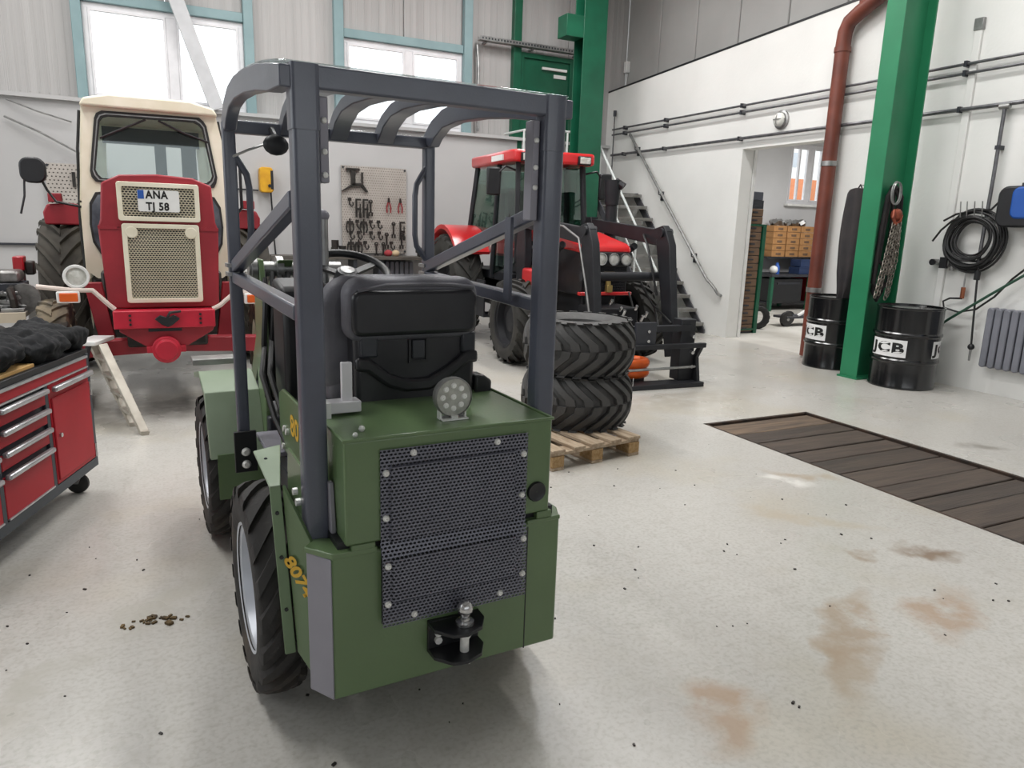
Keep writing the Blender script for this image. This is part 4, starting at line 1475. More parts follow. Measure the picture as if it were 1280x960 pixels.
# ---------------------------------------------------------------- old red and cream tractor
M_TRED = mat('old_red_paint', '#9e2833', 0.45, col2='#8c222d', scale=4)
M_TRED2 = mat('fresh_red_paint', '#c22138', 0.4, col2='#ad1b30', scale=6)
M_CREAM = mat('cream_paint', '#ebe4d2', 0.45, col2='#ded6bf', scale=4)
M_MUD = mat('muddy_rubber', '#7a6f5c', 0.9, col2='#3a3733', scale=7, lo=0.4, hi=0.6)
M_TYRE = mat('worn_tyre', '#252423', 0.75, col2='#353430', scale=6)
M_TYRE2 = mat('dusty_tyre', '#4b4740', 0.85, col2='#37342f', scale=5)
M_DARKGLASS = glass('tinted_glass', (0.82, 0.87, 0.86), 0.05)
ot = thing('old_tractor', 'old red tractor with cream cab and cream grille, facing us at the left', 'tractor', (0.05, 6.4, 0))
# hood: front outline widest at a third of its height
hp = [(-0.405, 0.88), (0.395, 0.88), (0.42, 1.50), (0.40, 1.56), (0.385, 1.84), (0.25, 1.895), (0.0, 1.91), (-0.26, 1.895), (-0.385, 1.83), (-0.41, 1.56), (-0.43, 1.50)]
G().prism(hp, 'y', 0.0, 1.75).build('hood', M_TRED, ot, bevel=0.012)
G().ring([(-0.43, 1.49), (0.42, 1.49), (0.42, 1.515), (-0.43, 1.515)], [(-0.30, 1.495), (0.29, 1.495), (0.29, 1.51), (-0.30, 1.51)], 'y', -0.008, 0.1).build('hood_seam', M_TRED, ot)


def grille(name, x0, x1, z0, z1, pitch, parent, d0=-0.035):
    fr = G().ring(rrect(x0, x1, z0, z1, 0.02, 3), rrect(x0 + 0.035, x1 - 0.035, z0 + 0.035, z1 - 0.035, 0.012, 3), 'y', d0, 0.0).build(name, M_CREAM, parent, bevel=0.004)
    perforated(x0 + 0.03, x1 - 0.03, z0 + 0.03, z1 - 0.03, pitch, pitch * 0.72, pitch * 0.39, pitch * 0.29, lambda a, b: d0 + 0.018, 0.008).build('grille_mesh', mat('dusty_cream_mesh', '#c9c1ab', 0.55, col2='#b9b09a', scale=3), fr)
    G().box(x0 + 0.03, x1 - 0.03, -0.006, 0.0, z0 + 0.03, z1 - 0.03).build('grille_back', M_BLACK, fr)
    return fr


grille('upper_grille', -0.285, 0.29, 1.555, 1.845, 0.024, ot)
lg = grille('lower_grille', -0.27, 0.275, 0.925, 1.535, 0.022, ot)
for x in (-0.205, 0.215):
    G().prism([(x + 0.045 * cos(t), 1.47 + 0.045 * sin(t)) for t in [2 * pi * k / 20 for k in range(20)]], 'y', -0.037, -0.014).build('grille_cap', M_CREAM, lg, bevel=0.006)
# number plate
npl = G().prism(rrect(-0.145, 0.145, 1.628, 1.79, 0.012, 3), 'y', -0.052, -0.04).build('number_plate', M_WHITE, ot)
G().box(-0.143, -0.10, -0.0535, -0.05, 1.722, 1.787).build('plate_band', M_BLUE, npl)
MP = lambda x, z: basis((x, -0.0535, z), (1, 0, 0), (0, 0, 1))
text_obj('lettering', 'ANA', 0.058, M_INK, npl, MP(-0.012, 1.752), bold=0.003, spx=0.85, space=1.1)
text_obj('lettering', 'TJ 58', 0.058, M_INK, npl, MP(-0.01, 1.665), bold=0.003, spx=0.85, space=1.1)
# bumper beam, bolts and coupling
bp = G().box(-0.375, 0.35, -0.14, 0.02, 0.735, 0.875).build('bumper', M_TRED2, ot, bevel=0.008)
g = G()
for x in (-0.26, 0.24):
    for z in (0.77, 0.805, 0.84):
        g.cyl((x, -0.14, z), (x, -0.15, z), 0.01, n=8)
g.build('bolt', M_BLACK, bp)
g = G().prism([(-0.09, 0.81), (-0.05, 0.84), (0.0, 0.82), (0.05, 0.84), (0.09, 0.81), (0.04, 0.765), (0, 0.745), (-0.04, 0.765)], 'y', -0.17, -0.13)
g.tube([(0.0, -0.16, 0.82), (0.02, -0.17, 0.86), (0.1, -0.17, 0.87)], 0.012, 6)
g.build('tow_coupling', M_BLACK, bp, bevel=0.006)
G().prism([(-0.34, 0.735), (0.34, 0.735), (0.33, 0.70), (0.14, 0.585), (-0.16, 0.585), (-0.34, 0.71)], 'y', -0.1, 0.02).build('front_plate', M_TRED, ot, bevel=0.006)
G().box(-0.14, 0.10, -0.104, -0.08, 0.705, 0.73).build('slot', M_BLACK, ot)
g = G().lathe([(0.001, -0.20), (0.075, -0.20), (0.082, -0.19), (0.082, -0.17), (0.105, -0.165), (0.105, -0.1), (0.001, -0.1)], c=(-0.02, 0, 0.565), ax='y', n=28)
g.box(-0.16, 0.12, -0.14, -0.08, 0.54, 0.59)
g.build('axle_pivot', M_TRED2, ot, bevel=0.004)
for s in (-1, 1):
    G().prism([(s * 0.1, 0.50), (s * 0.1, 0.62), (s * 0.82, 0.6), (s * 0.82, 0.47)], 'y', 0.12, 0.26).build('axle_beam', M_TRED, ot, bevel=0.008)
    G().prism([(s * 0.40, 0.55), (s * 0.52, 0.55), (s * 0.60, 1.04), (s * 0.47, 1.04)], 'y', 0.5, 0.6).build('strut', M_TRED, ot, bevel=0.006)
for s in (-1, 1):
    wheel(ot, 'front_wheel', (s * 0.83, 0.62, 0.45), 0.45, 0.23, 0.24, 20, 0.018, 0.25, 0.05, M_MUD, M_CREAM, s)
    wheel(ot, 'rear_wheel', (s * 0.90, 2.7, 0.78), 0.78, 0.42, 0.44, 20, 0.035, 0.42, 0.06, M_TYRE2, M_CREAM, s)
# dark engine bay shapes below the hood
g = G().box(-0.3, 0.3, 0.1, 1.9, 0.55, 0.9)
g.box(-0.5, 0.5, 1.0, 1.7, 0.5, 1.1)
g.box(-0.62, 0.62, 1.85, 2.3, 0.5, 0.98)
g.box(-0.24, 0.24, 1.9, 2.9, 0.45, 0.95)
g.cyl((-0.5, 2.7, 0.75), (0.5, 2.7, 0.75), 0.14)
g.build('chassis', M_TOOL, ot, bevel=0.02)
# headlamp bar
hbm = G()
hbm.tube([(-0.86, -0.05, 1.06), (-0.62, -0.06, 1.03), (-0.50, -0.06, 1.03), (-0.40, -0.06, 0.92), (-0.36, -0.06, 0.88)], 0.018, 8)
hbm.tube([(0.86, -0.05, 1.02), (0.62, -0.06, 1.0), (0.50, -0.06, 0.99), (0.40, -0.06, 0.90), (0.34, -0.06, 0.87)], 0.018, 8)
hb_ = hbm.build('lamp_bar', mat('pinkish_white_paint', '#d6c6bd', 0.5), ot)
for s, zc in ((-1, 1.13), (1, 1.10)):
    h = G().lathe([(0.001, 0.09), (0.05, 0.08), (0.085, 0.0), (0.085, -0.02)], c=(s * 0.60, 0, zc), ax='y', n=24).build('headlamp', M_DKGREY, hb_)
    G().ring([(s * 0.60 + 0.09 * cos(t), zc + 0.09 * sin(t)) for t in [2 * pi * k / 28 for k in range(28)]], [(s * 0.60 + 0.068 * cos(t), zc + 0.068 * sin(t)) for t in [2 * pi * k / 28 for k in range(28)]], 'y', -0.035, -0.01).build('headlamp_ring', M_WHITE, hb_, bevel=0.004)
    G().lathe([(0.001, -0.03), (0.04, -0.026), (0.07, -0.015), (0.07, -0.01)], c=(s * 0.60, 0, zc), ax='y', n=24).build('headlamp_lens', mat('lamp_lens', '#d9d9d4', 0.12, col2='#bcbcb4', scale=25, bump=0.4, bscale=50), hb_)
    i = G().box(s * 0.66 - 0.075, s * 0.66 + 0.075, -0.1, -0.03, zc - 0.19, zc - 0.105).build('indicator', M_WHITE, hb_, bevel=0.008)
    G().box(s * 0.66 - 0.055, s * 0.66 + 0.065, -0.115, -0.1, zc - 0.18, zc - 0.115).build('indicator_lens', M_ORANGE, hb_, bevel=0.01)
# cab
CY0, CY1 = 1.78, 3.3
outer = [(-0.66, 0.98), (0.66, 0.98), (0.675, 1.55), (0.64, 2.3), (0.58, 2.60), (0.45, 2.65), (0, 2.67), (-0.45, 2.65), (-0.56, 2.60), (-0.60, 2.3), (-0.665, 1.55)]


def resample(poly, n):
    pts = [Vector((p[0], p[1])) for p in poly]
    pts.append(pts[0])
    L = [0]
    for a, b in zip(pts[:-1], pts[1:]):
        L.append(L[-1] + (b - a).length)
    out = []
    for k in range(n):
        d = L[-1] * k / n
        for i in range(len(L) - 1):
            if L[i] <= d <= L[i + 1]:
                t = (d - L[i]) / max(1e-9, L[i + 1] - L[i])
                out.append(tuple(pts[i].lerp(pts[i + 1], t)))
                break
    return out


def by_angle(poly, cx, cz, n):
    """points of a polygon where n rays from (cx,cz) leave it"""
    out = []
    m = len(poly)
    for k in range(n):
        t = 2 * pi * k / n
        d = (cos(t), sin(t))
        best = None
        for i in range(m):
            ax, az = poly[i][0] - cx, poly[i][1] - cz
            bx, bz = poly[(i + 1) % m][0] - cx, poly[(i + 1) % m][1] - cz
            ex, ez = bx - ax, bz - az
            den = d[0] * ez - d[1] * ex
            if abs(den) < 1e-9:
                continue
            r = (ax * ez - az * ex) / den
            s = (ax * d[1] - az * d[0]) / den
            if r > 0 and -1e-6 <= s <= 1 + 1e-6 and (best is None or r > best):
                best = r
        out.append((cx + d[0] * best, cz + d[1] * best))
    return out


ws_o = [(-0.47, 2.5), (-0.43, 2.54), (0.42, 2.55), (0.48, 2.50), (0.56, 1.98), (0.52, 1.90), (-0.50, 1.90), (-0.55, 1.97)]
NR = 72
OA = by_angle(outer, 0.0, 2.2, NR)
IA = by_angle(ws_o, 0.0, 2.2, NR)
cb = G().ring(OA, IA, 'y', CY0, CY0 + 0.05).build('cab_front', M_CREAM, ot, smooth=30)
g = G().ring(by_angle(inset(ws_o, -0.012), 0, 2.2, NR), by_angle(inset(ws_o, 0.035), 0, 2.2, NR), 'y', CY0 - 0.015, CY0 + 0.06)
g.build('window_seal', M_RUBBER, cb)
g = G().ring(by_angle(inset(ws_o, 0.012), 0, 2.2, NR), by_angle(inset(ws_o, 0.022), 0, 2.2, NR), 'y', CY0 - 0.022, CY0 - 0.01)
g.build('seal_trim', M_GALV, cb)
G().prism(by_angle(inset(ws_o, 0.03), 0, 2.2, NR), 'y', CY0 + 0.02, CY0 + 0.027).build('windscreen', M_DARKGLASS, cb)
for x0, x1 in (((-0.60), -0.40), (0.40, 0.60)):
    s = -1 if x0 < 0 else 1
    cr = [(s * 0.40, 1.82), (s * 0.53, 1.80), (s * 0.585, 1.70), (s * 0.60, 1.5), (s * 0.585, 1.33), (s * 0.53, 1.22), (s * 0.40, 1.10)]
    G().prism(cr, 'y', CY0 - 0.02, CY0 - 0.0).build('foot_window_seal', M_RUBBER, cb)
    G().prism([(p[0] - s * 0.02 if abs(p[0]) > 0.41 else p[0], 1.46 + (p[1] - 1.46) * 0.93) for p in cr], 'y', CY0 - 0.026, CY0 - 0.018).build('foot_window', mat('dark_glass', '#3b4048', 0.08, col2='#6d747d', scale=4), cb)
G().prism([(-0.60, 2.58), (0.60, 2.58), (0.56, 2.65), (0.35, 2.70), (-0.35, 2.70), (-0.56, 2.65)], 'y', CY0 - 0.08, CY1 + 0.05).build('cab_roof', M_CREAM, ot, bevel=0.02)
for s in (-1, 1):
    G().box(s * 0.65 - 0.02, s * 0.65 + 0.02, CY0 + 0.05, CY1, 0.98, 1.72).build('cab_side', M_CREAM, ot)
    for yy in (CY0 + 0.05, CY1 - 0.06):
        g = G().prism([(s * 0.63, 1.7), (s * 0.67, 1.7), (s * 0.59, 2.6), (s * 0.55, 2.6)], 'y', yy, yy + 0.06)
        g.build('pillar', M_CREAM, ot)
    g = G().prism([(s * 0.645, 1.72), (s * 0.652, 1.72), (s * 0.578, 2.58), (s * 0.571, 2.58)], 'y', CY0 + 0.11, CY1 - 0.06)
    g.build('side_window', M_DARKGLASS, ot)
    # dark edge of the door seen along the cab's flank
    G().tube([(s * 0.68, CY0 + 0.1, 1.0), (s * 0.685, CY0 + 0.1, 1.55), (s * 0.65, CY0 + 0.1, 2.2), (s * 0.61, CY0 + 0.1, 2.55)], 0.014, 6).build('door_edge', M_RUBBER, ot)
g = G().ring(by_angle(outer, 0, 2.2, NR), by_angle([(-0.5, 1.75), (0.5, 1.75), (0.46, 2.52), (-0.46, 2.52)], 0, 2.2, NR), 'y', CY1 - 0.04, CY1)
g.build('cab_rear', M_CREAM, ot)
for x0, x1 in ((0.02, 0.14), (0.30, 0.46)):
    G().box(x0, x1, CY1 - 0.06, CY1 - 0.01, 1.7, 2.55).build('rear_bar', M_DKGREY, ot)
G().box(-0.5, 0.5, CY1 - 0.05, CY1 - 0.02, 2.38, 2.56).build('head_lining', M_DKGREY, ot)
g = G().box(-0.22, 0.22, 2.55, 2.65, 1.45, 1.95)
g.box(-0.22, 0.22, 2.2, 2.65, 1.35, 1.45)
g.build('driver_seat', M_TOOL, ot, bevel=0.03)
sw = G().tube([(0.19 * cos(t), 1.98 + 0.10 * sin(t), 1.80 + 0.16 * sin(t)) for t in [2 * pi * k / 24 for k in range(24)]], 0.013, 6, closed=True)
sw.tube([(0, 1.98, 1.80), (0, 1.85, 1.5)], 0.02, 6)
sw.build('steering_wheel', M_BLACK, ot)
for x0, x1 in ((-0.45, -0.05), (0.06, 0.5)):
    g = G().tube([((x0 if x0 < 0 else x1), CY0 - 0.03, 2.30 if x0 < 0 else 2.33), ((x0 + x1) / 2, CY0 - 0.035, 2.40), (x1 if x0 < 0 else x0, CY0 - 0.02, 2.5)], 0.011, 6)
    g.build('wiper', M_BLACK, ot)
for s in (-1, 1):
    f = G().prism([(s * 0.70, 1.48), (s * 1.03, 1.48), (s * 1.04, 1.60), (s * 1.0, 1.68), (s * 0.80, 1.70), (s * 0.70, 1.68)], 'y', 2.35, 3.3).build('rear_fender', M_TRED, ot, bevel=0.015)
    g = G().box(s * 0.92 - 0.06, s * 0.92 + 0.06, 2.3, 2.4, 1.70, 1.79)
    g.build('fender_lamp', M_TRED, f, bevel=0.01)
mr = G().prism(rrect(-1.12, -0.91, 1.86, 2.09, 0.08), 'y', 1.72, 1.80).build('mirror', M_BLACK, ot, bevel=0.015)
G().tube([(-0.96, 1.76, 1.9), (-0.92, 1.79, 1.80), (-0.86, 1.8, 1.70), (-0.66, 1.82, 1.66)], 0.012, 6).build('mirror_arm', M_BLACK, mr)
G().tube([(-1.09, 1.76, 1.9), (-1.10, 1.74, 1.74), (-1.14, 1.72, 1.58)], 0.01, 6).build('strap', M_BLACK, mr)
g = G().tube([(0.66, 1.8, 2.3), (0.72, 1.7, 2.3), (0.78, 1.68, 2.1), (0.78, 1.68, 1.7), (0.7, 1.75, 1.6)], 0.016, 8)
g.build('grab_rail', M_BLACK, ot)
# ---------------------------------------------------------------- pallet with two wide tyres
M_PAL = mat('pallet_wood', '#b8a68f', 0.8, col2='#937f68', scale=6, stretch=(6, 1, 6), bump=0.3, bscale=25)
pa = thing('pallet', 'small wooden pallet under the stack of wide tyres', 'pallet', (2.60, 4.64, 0), R(8))
xs = [-0.345, -0.16, 0.0, 0.17, 0.345]
ws2 = [0.115, 0.10, 0.115, 0.10, 0.115]
for x, w in zip(xs, ws2):
    G().box(x - w / 2, x + w / 2, -0.6, 0.6, 0.122, 0.144).build('deck_board', M_PAL, pa, bevel=0.003, seg=1)
for y in (-0.53, 0, 0.53):
    G().box(-0.4, 0.4, y - 0.06, y + 0.06, 0.10, 0.122).build('stringer_board', M_PAL, pa, bevel=0.003, seg=1)
    for x in (-0.345, 0, 0.345):
        G().box(x - 0.05, x + 0.05, y - 0.07, y + 0.07, 0.022, 0.10).build('block', mat('chipboard_block', '#ad9068', 0.85, col2='#8f7148', scale=40), pa, bevel=0.003, seg=1)
for x in (-0.345, 0, 0.345):
    G().box(x - 0.05, x + 0.05, -0.6, 0.6, 0, 0.022).build('bottom_board', M_PAL, pa, bevel=0.003, seg=1)

M_BIGT = mat('dull_tyre_rubber', '#3a3a3a', 0.62, col2='#474645', scale=5, bump=0.15, bscale=50)


def big_tyre(label, z, rot):
    t = thing('wide_tyre', label, 'tyre', (2.86, 4.66, z), rot, 'wide tyres on the pallet')
    g = tyre_mesh(0.43, 0.40, 0.2, 20, 0.026, -0.42, 0.066, straight=0.2, cen=-0.02, rnd=0.13)
    g.xform(Matrix.Rotation(pi / 2, 4, 'Y'))
    g.v = [(a, b, c + 0.2) for a, b, c in g.v]
    o = g.build('tread', M_BIGT, t, smooth=32)
    return t


big_tyre('wide chevron tread tyre lying flat on the pallet, under the other one', 0.144, 0.0)
big_tyre('wide chevron tread tyre lying on top of the stack on the pallet', 0.546, 0.35)
lb = G()
lb.obox((0, 0, 0), (0.05, 0.004, 0.055))
o = lb.build('paper_label', M_WHITE, None)
_a = R(-38)
o.location = (2.86 + 0.428 * cos(_a), 4.66 + 0.428 * sin(_a), 0.47)
o.rotation_euler = (0, 0, _a + pi / 2)
tag(o, 'small white paper label stuck on the upper edge of the lower tyre', 'label')
G().box(-0.008, 0.008, -0.003, -0.0015, -0.012, 0.014).build('print', M_INK, o)

# ---------------------------------------------------------------- red tractor with front loader
M_TR = mat('bright_red_paint', '#d22a2c', 0.3, col2='#c32428', scale=3, coat=0.4)
M_MATT = mat('black_machine_paint', '#1e1f23', 0.5, col2='#27282c', scale=6, spec=0.35)
M_CABGL = glass('green_cab_glass', (0.55, 0.66, 0.62), 0.10)
rt = thing('loader_tractor', 'modern red tractor with a black front loader frame in front of the stairs', 'tractor', (4.63, 7.6, 0), R(-3.6))
for s in (-1, 1):
    wheel(rt, 'front_wheel', (s * 0.84, 0.0, 0.5), 0.5, 0.33, 0.3, 18, 0.032, 0.42, 0.055, M_TYRE, M_MATT, s)
    wheel(rt, 'rear_wheel', (s * 0.85, 2.3, 0.74), 0.74, 0.44, 0.42, 19, 0.036, 0.42, 0.06, M_TYRE, M_MATT, s)
g = G().box(-0.22, 0.22, -0.5, 1.0, 0.42, 0.85)
g.box(-0.3, 0.3, 0.9, 2.7, 0.45, 1.0)
g.cyl((-0.75, 0, 0.5), (0.75, 0, 0.5), 0.09)
g.cyl((-0.7, 2.3, 0.74), (0.7, 2.3, 0.74), 0.14)
g.box(-0.26, 0.26, -0.95, -0.5, 0.5, 0.75)
g.build('chassis', M_MATT, rt, bevel=0.015)
# hood: red lid over black flanks and a black face
G().prism([(-0.62, 1.40), (-0.55, 1.44), (0.1, 1.56), (0.78, 1.62), (0.78, 1.42), (-0.62, 1.33)], 'x', -0.33, 0.33).build('hood', M_TR, rt, bevel=0.05, seg=4)
g = G().prism([(-0.6, 0.85), (-0.62, 1.36), (0.78, 1.46), (0.78, 0.85)], 'x', -0.30, 0.30)
g.build('hood_flank', M_MATT, rt, bevel=0.02)
face = G().prism([(-0.32, 1.19), (0.32, 1.19), (0.33, 1.345), (-0.33, 1.345)], 'y', -0.645, -0.59).build('lamp_panel', M_BLACK, rt, bevel=0.01)
for k, x in enumerate((-0.235, -0.08, 0.08, 0.235)):
    l = G().lathe([(0.001, -0.665), (0.045, -0.665), (0.062, -0.655), (0.066, -0.64)], c=(x, 0, 1.27), ax='y', n=20).build('headlamp', MATS['lamp_lens'], face)
    G().ring([(x + 0.07 * cos(t), 1.27 + 0.07 * sin(t)) for t in [2 * pi * q / 20 for q in range(20)]], [(x + 0.058 * cos(t), 1.27 + 0.058 * sin(t)) for t in [2 * pi * q / 20 for q in range(20)]], 'y', -0.67, -0.64).build('lamp_ring', M_STEEL, face)
perforated(-0.27, 0.27, 0.9, 1.17, 0.03, 0.03, 0.011, 0.011, lambda a, b: -0.62, 0.01).build('grille', M_MATT, rt)
g = G().box(-0.34, 0.34, -0.66, -0.60, 0.86, 0.90)
g.build('red_trim', M_TR, rt, bevel=0.01)
g = G().cyl((0.02, -0.66, 0.98), (0.02, -0.66, 1.10), 0.03)
g.box(-0.04, 0.1, -0.69, -0.65, 1.06, 1.13)
g.box(-0.01, 0.06, -0.70, -0.64, 0.90, 0.98)
g.build('brass_coupler', mat('brass', '#b8a066', 0.35, 0.8), rt, bevel=0.005)
# cab: black posts, tinted panes, red roof
P4 = {'fr': (-0.50, 0.82), 'fl': (0.50, 0.82), 'rr': (-0.62, 2.42), 'rl': (0.62, 2.42)}
T4 = {'fr': (-0.46, 0.95), 'fl': (0.46, 0.95), 'rr': (-0.52, 2.30), 'rl': (0.52, 2.30)}
for k in P4:
    G().bar((*P4[k], 1.15 if k[0] == 'f' else 1.3), (*T4[k], 2.42), 0.06, 0.06).build('cab_post', M_MATT, rt, bevel=0.01)
for s in (-1, 1):
    G().bar((s * 0.575, 1.5, 0.9), (s * 0.50, 1.5, 2.42), 0.055, 0.07).build('cab_post', M_MATT, rt, bevel=0.01)


def pane(pts, name='pane', m=M_CABGL, th=0.006):
    a = [Vector(p) for p in pts]
    n = (a[1] - a[0]).cross(a[2] - a[0]).normalized() * th
    g = G()
    k = len(a)
    g.add(a + [p + n for p in a], [tuple(range(k)), tuple(range(2 * k - 1, k - 1, -1))] + [(i, (i + 1) % k, k + (i + 1) % k, k + i) for i in range(k)])
    return g.build(name, m, rt)


for s, f, r in ((-1, 'fr', 'rr'), (1, 'fl', 'rl')):
    pane([(P4[f][0], 0.86, 1.15), (s * 0.575, 1.47, 0.95), (s * 0.505, 1.47, 2.38), (T4[f][0], 0.98, 2.38)], 'door_glass')
    pane([(s * 0.575, 1.53, 1.25), (P4[r][0], 2.38, 1.35), (T4[r][0], 2.27, 2.38), (s * 0.505, 1.53, 2.38)], 'side_glass')
pane([(-0.48, 0.84, 1.2), (0.48, 0.84, 1.2), (0.44, 0.96, 2.38), (-0.44, 0.96, 2.38)], 'windscreen')
pane([(-0.58, 2.4, 1.35), (0.58, 2.4, 1.35), (0.5, 2.3, 2.38), (-0.5, 2.3, 2.38)], 'rear_glass')
g = G()
pr = [(-0.56, 0.80), (0.56, 0.80), (0.60, 0.95), (0.60, 2.35), (0.5, 2.5), (-0.5, 2.5), (-0.60, 2.35), (-0.60, 0.95)]
g.prism(pr, 'z', 2.40, 2.55)
rf = g.build('cab_roof', M_TR, rt, bevel=0.035, seg=3)
for s in (-1, 1):
    l = G().box(s * 0.40 - 0.09, s * 0.40 + 0.09, 0.76, 0.82, 2.40, 2.51).build('work_lamp', M_BLACK, rf, bevel=0.01)
    G().box(s * 0.60 - 0.02, s * 0.60 + 0.02, 1.1, 1.5, 2.43, 2.50).build('white_panel', M_WHITE, rf)
g = G()
for s in (-1, 1):
    g.box(s * 0.40 - 0.075, s * 0.40 + 0.075, 0.748, 0.762, 2.415, 2.495)
g.build('lamp_glass', MATS['lamp_lens'], rf, bevel=0.008)
g = G().box(-0.25, 0.25, 1.75, 1.87, 1.5, 2.1)
g.box(-0.25, 0.25, 1.35, 1.85, 1.3, 1.48)
g.build('driver_seat', M_MATT, rt, bevel=0.04)
g = G().tube([(0.2 * cos(t), 1.2 + 0.1 * sin(t), 1.62 + 0.15 * sin(t)) for t in [2 * pi * k / 20 for k in range(20)]], 0.014, 6, closed=True)
g.tube([(0, 1.2, 1.6), (0, 1.0, 1.2)], 0.03, 6)
g.build('steering_wheel', M_BLACK, rt)
G().box(-0.48, 0.48, 0.85, 1.05, 1.0, 1.3).build('dash', M_MATT, rt, bevel=0.03)
G().box(-0.55, 0.55, 0.85, 2.4, 0.88, 1.0).build('cab_floor', M_MATT, rt, bevel=0.01)
for s in (-1, 1):
    arc = []
    for k in range(12):
        t = R(36 + 124 * k / 11)
        arc.append((2.3 - 0.86 * cos(t), 0.74 + 0.86 * sin(t)))
    inn = [(2.3 - 0.80 * cos(R(36 + 124 * k / 11)), 0.74 + 0.80 * sin(R(36 + 124 * k / 11))) for k in range(11, -1, -1)]
    x0, x1 = (s * 0.56, s * 1.06)
    G().prism(arc + inn, 'x', min(x0, x1), max(x0, x1)).build('rear_fender', M_TR, rt, smooth=50)
    G().prism(arc, 'x', s * 0.56 - 0.01, s * 0.56 + 0.01).build('fender_wall', M_TR, rt)
    m_ = G().box(s * 0.80 - 0.09, s * 0.80 + 0.09, 0.9, 0.96, 1.98, 2.32).build('mirror', M_BLACK, rt, bevel=0.02)
    G().tube([(s * 0.5, 0.95, 2.3), (s * 0.65, 0.9, 2.34), (s * 0.8, 0.92, 2.2)], 0.014, 6).build('mirror_arm', M_BLACK, m_)
    st_ = G().box(s * 0.72 - 0.14, s * 0.72 + 0.14, 1.0, 1.3, 0.42, 0.46)
    st_.box(s * 0.72 - 0.14, s * 0.72 + 0.14, 1.0, 1.3, 0.66, 0.70)
    st_.box(s * 0.86 - 0.01, s * 0.86 + 0.01, 1.0, 1.3, 0.42, 0.9)
    st_.build('step', M_MATT, rt)
    G().tube([(s * 0.62, 0.80, 1.0), (s * 0.68, 0.78, 1.3), (s * 0.6, 0.85, 1.75)], 0.013, 6).build('grab_rail', M_BLACK, rt)
g = G().cyl((0.56, 0.3, 1.2), (0.56, 0.3, 2.0), 0.075)
g.cyl((0.56, 0.3, 1.9), (0.56, 0.3, 2.2), 0.09, 0.11)
g.tube([(0.56, 0.3, 2.1), (0.60, 0.25, 2.18), (0.66, 0.2, 2.12)], 0.05, 10)
g.build('exhaust_stack', M_MATT, rt)
lv = G()
for k in range(4):
    lv.cyl((-0.42 + 0.07 * k, 0.72, 1.1), (-0.42 + 0.07 * k, 0.70, 1.34), 0.012, n=6)
    lv.ball((-0.42 + 0.07 * k, 0.70, 1.35), 0.025, 8)
lv.build('control_lever', M_WHITE, rt)
G().box(-0.5, -0.2, 0.62, 0.78, 1.0, 1.12).build('valve_block', MATS['brass'], rt, bevel=0.01)
G().ball((-0.55, -0.1, 1.22), 0.075, 10, sq=(0.6, 0.6, 1.2)).build('orange_beacon', M_ORANGE, rt)
G().box(-0.56, -0.40, 0.1, 0.5, 0.88, 1.1).build('red_tank', M_TR, rt, bevel=0.03)
G().box(-0.58, -0.46, -0.3, 0.05, 0.75, 0.98).build('yellow_canister', M_YELLOW, rt, bevel=0.03)
# loader frame: mast, boom, knee, lower arm each side, cross tube, tool carrier
for s in (-1, 1):
    x = s * 0.47
    arm = G().prism([(0.55, 0.7), (0.75, 0.7), (0.80, 1.35), (0.72, 1.75), (0.56, 1.75), (0.50, 1.3)], 'x', x - 0.05, x + 0.05).build('loader_mast', M_MATT, rt, bevel=0.008)
    b = G().prism([(0.72, 1.60), (0.74, 1.74), (-0.88, 1.62), (-1.06, 1.66), (-1.14, 1.60), (-1.08, 1.45), (-0.95, 1.44)], 'x', x - 0.04, x + 0.04).build('loader_boom', M_MATT, rt, bevel=0.008)
    G().cyl((x - 0.07, -1.06, 1.58), (x + 0.07, -1.06, 1.58), 0.05).build('pivot_pin', M_MATT, b)
    l = G().prism([(-0.95, 1.50), (-1.12, 1.62), (-1.22, 1.45), (-1.42, 0.28), (-1.28, 0.24), (-1.10, 0.95)], 'x', x - 0.045, x + 0.045).build('lower_arm', M_MATT, rt, bevel=0.008)
    h = G()
    h.cyl((x + s * 0.0, -1.15, 1.35), (x, -1.30, 0.75), 0.035)
    h.build('ram_body', M_MATT, l)
    G().cyl((x, -1.28, 0.8), (x, -1.40, 0.40), 0.018).build('ram_rod', M_STEEL, l)
    G().cyl((x, 0.6, 0.95), (x, -0.45, 1.42), 0.04).build('lift_ram', M_MATT, b)
    G().tube([(x + s * 0.07, 0.4, 1.7), (x + s * 0.08, -0.6, 1.62), (x + s * 0.09, -1.0, 1.5), (x + s * 0.08, -1.2, 1.0), (x + s * 0.07, -1.35, 0.55), (x + s * 0.04, -1.42, 0.45)], 0.012, 6).build('hydraulic_pipe', M_GALV, l)
    G().tube([(x - s * 0.05, -0.7, 1.55), (x - s * 0.12, -0.9, 1.45), (x - s * 0.12, -1.05, 1.15), (x - s * 0.08, -1.1, 0.9)], 0.014, 6).build('hydraulic_hose', M_HOSE, l)
    p = G().box(x - 0.09, x + 0.09, -1.62, -1.46, 0.05, 0.70).build('carrier_side', M_MATT, rt, bevel=0.006)
    gg = G()
    for z in (0.2, 0.35, 0.52):
        gg.cyl((x + s * 0.05, -1.66, z), (x + s * 0.05, -1.60, z), 0.02, n=8)
    gg.build('carrier_bolt', M_STEEL, p)
G().cyl((-0.5, -0.98, 1.1), (0.5, -0.98, 1.1), 0.05).build('cross_tube', M_MATT, rt)
G().box(-0.22, 0.02, -1.70, -1.66, 0.44, 0.69).build('carrier_plate', M_DKGREY, rt, bevel=0.004)
g = G()
for z in (0.50, 0.60):
    g.cyl((-0.08, -1.72, z), (-0.08, -1.69, z), 0.016, n=8)
g.build('plate_bolt', M_STEEL, rt)
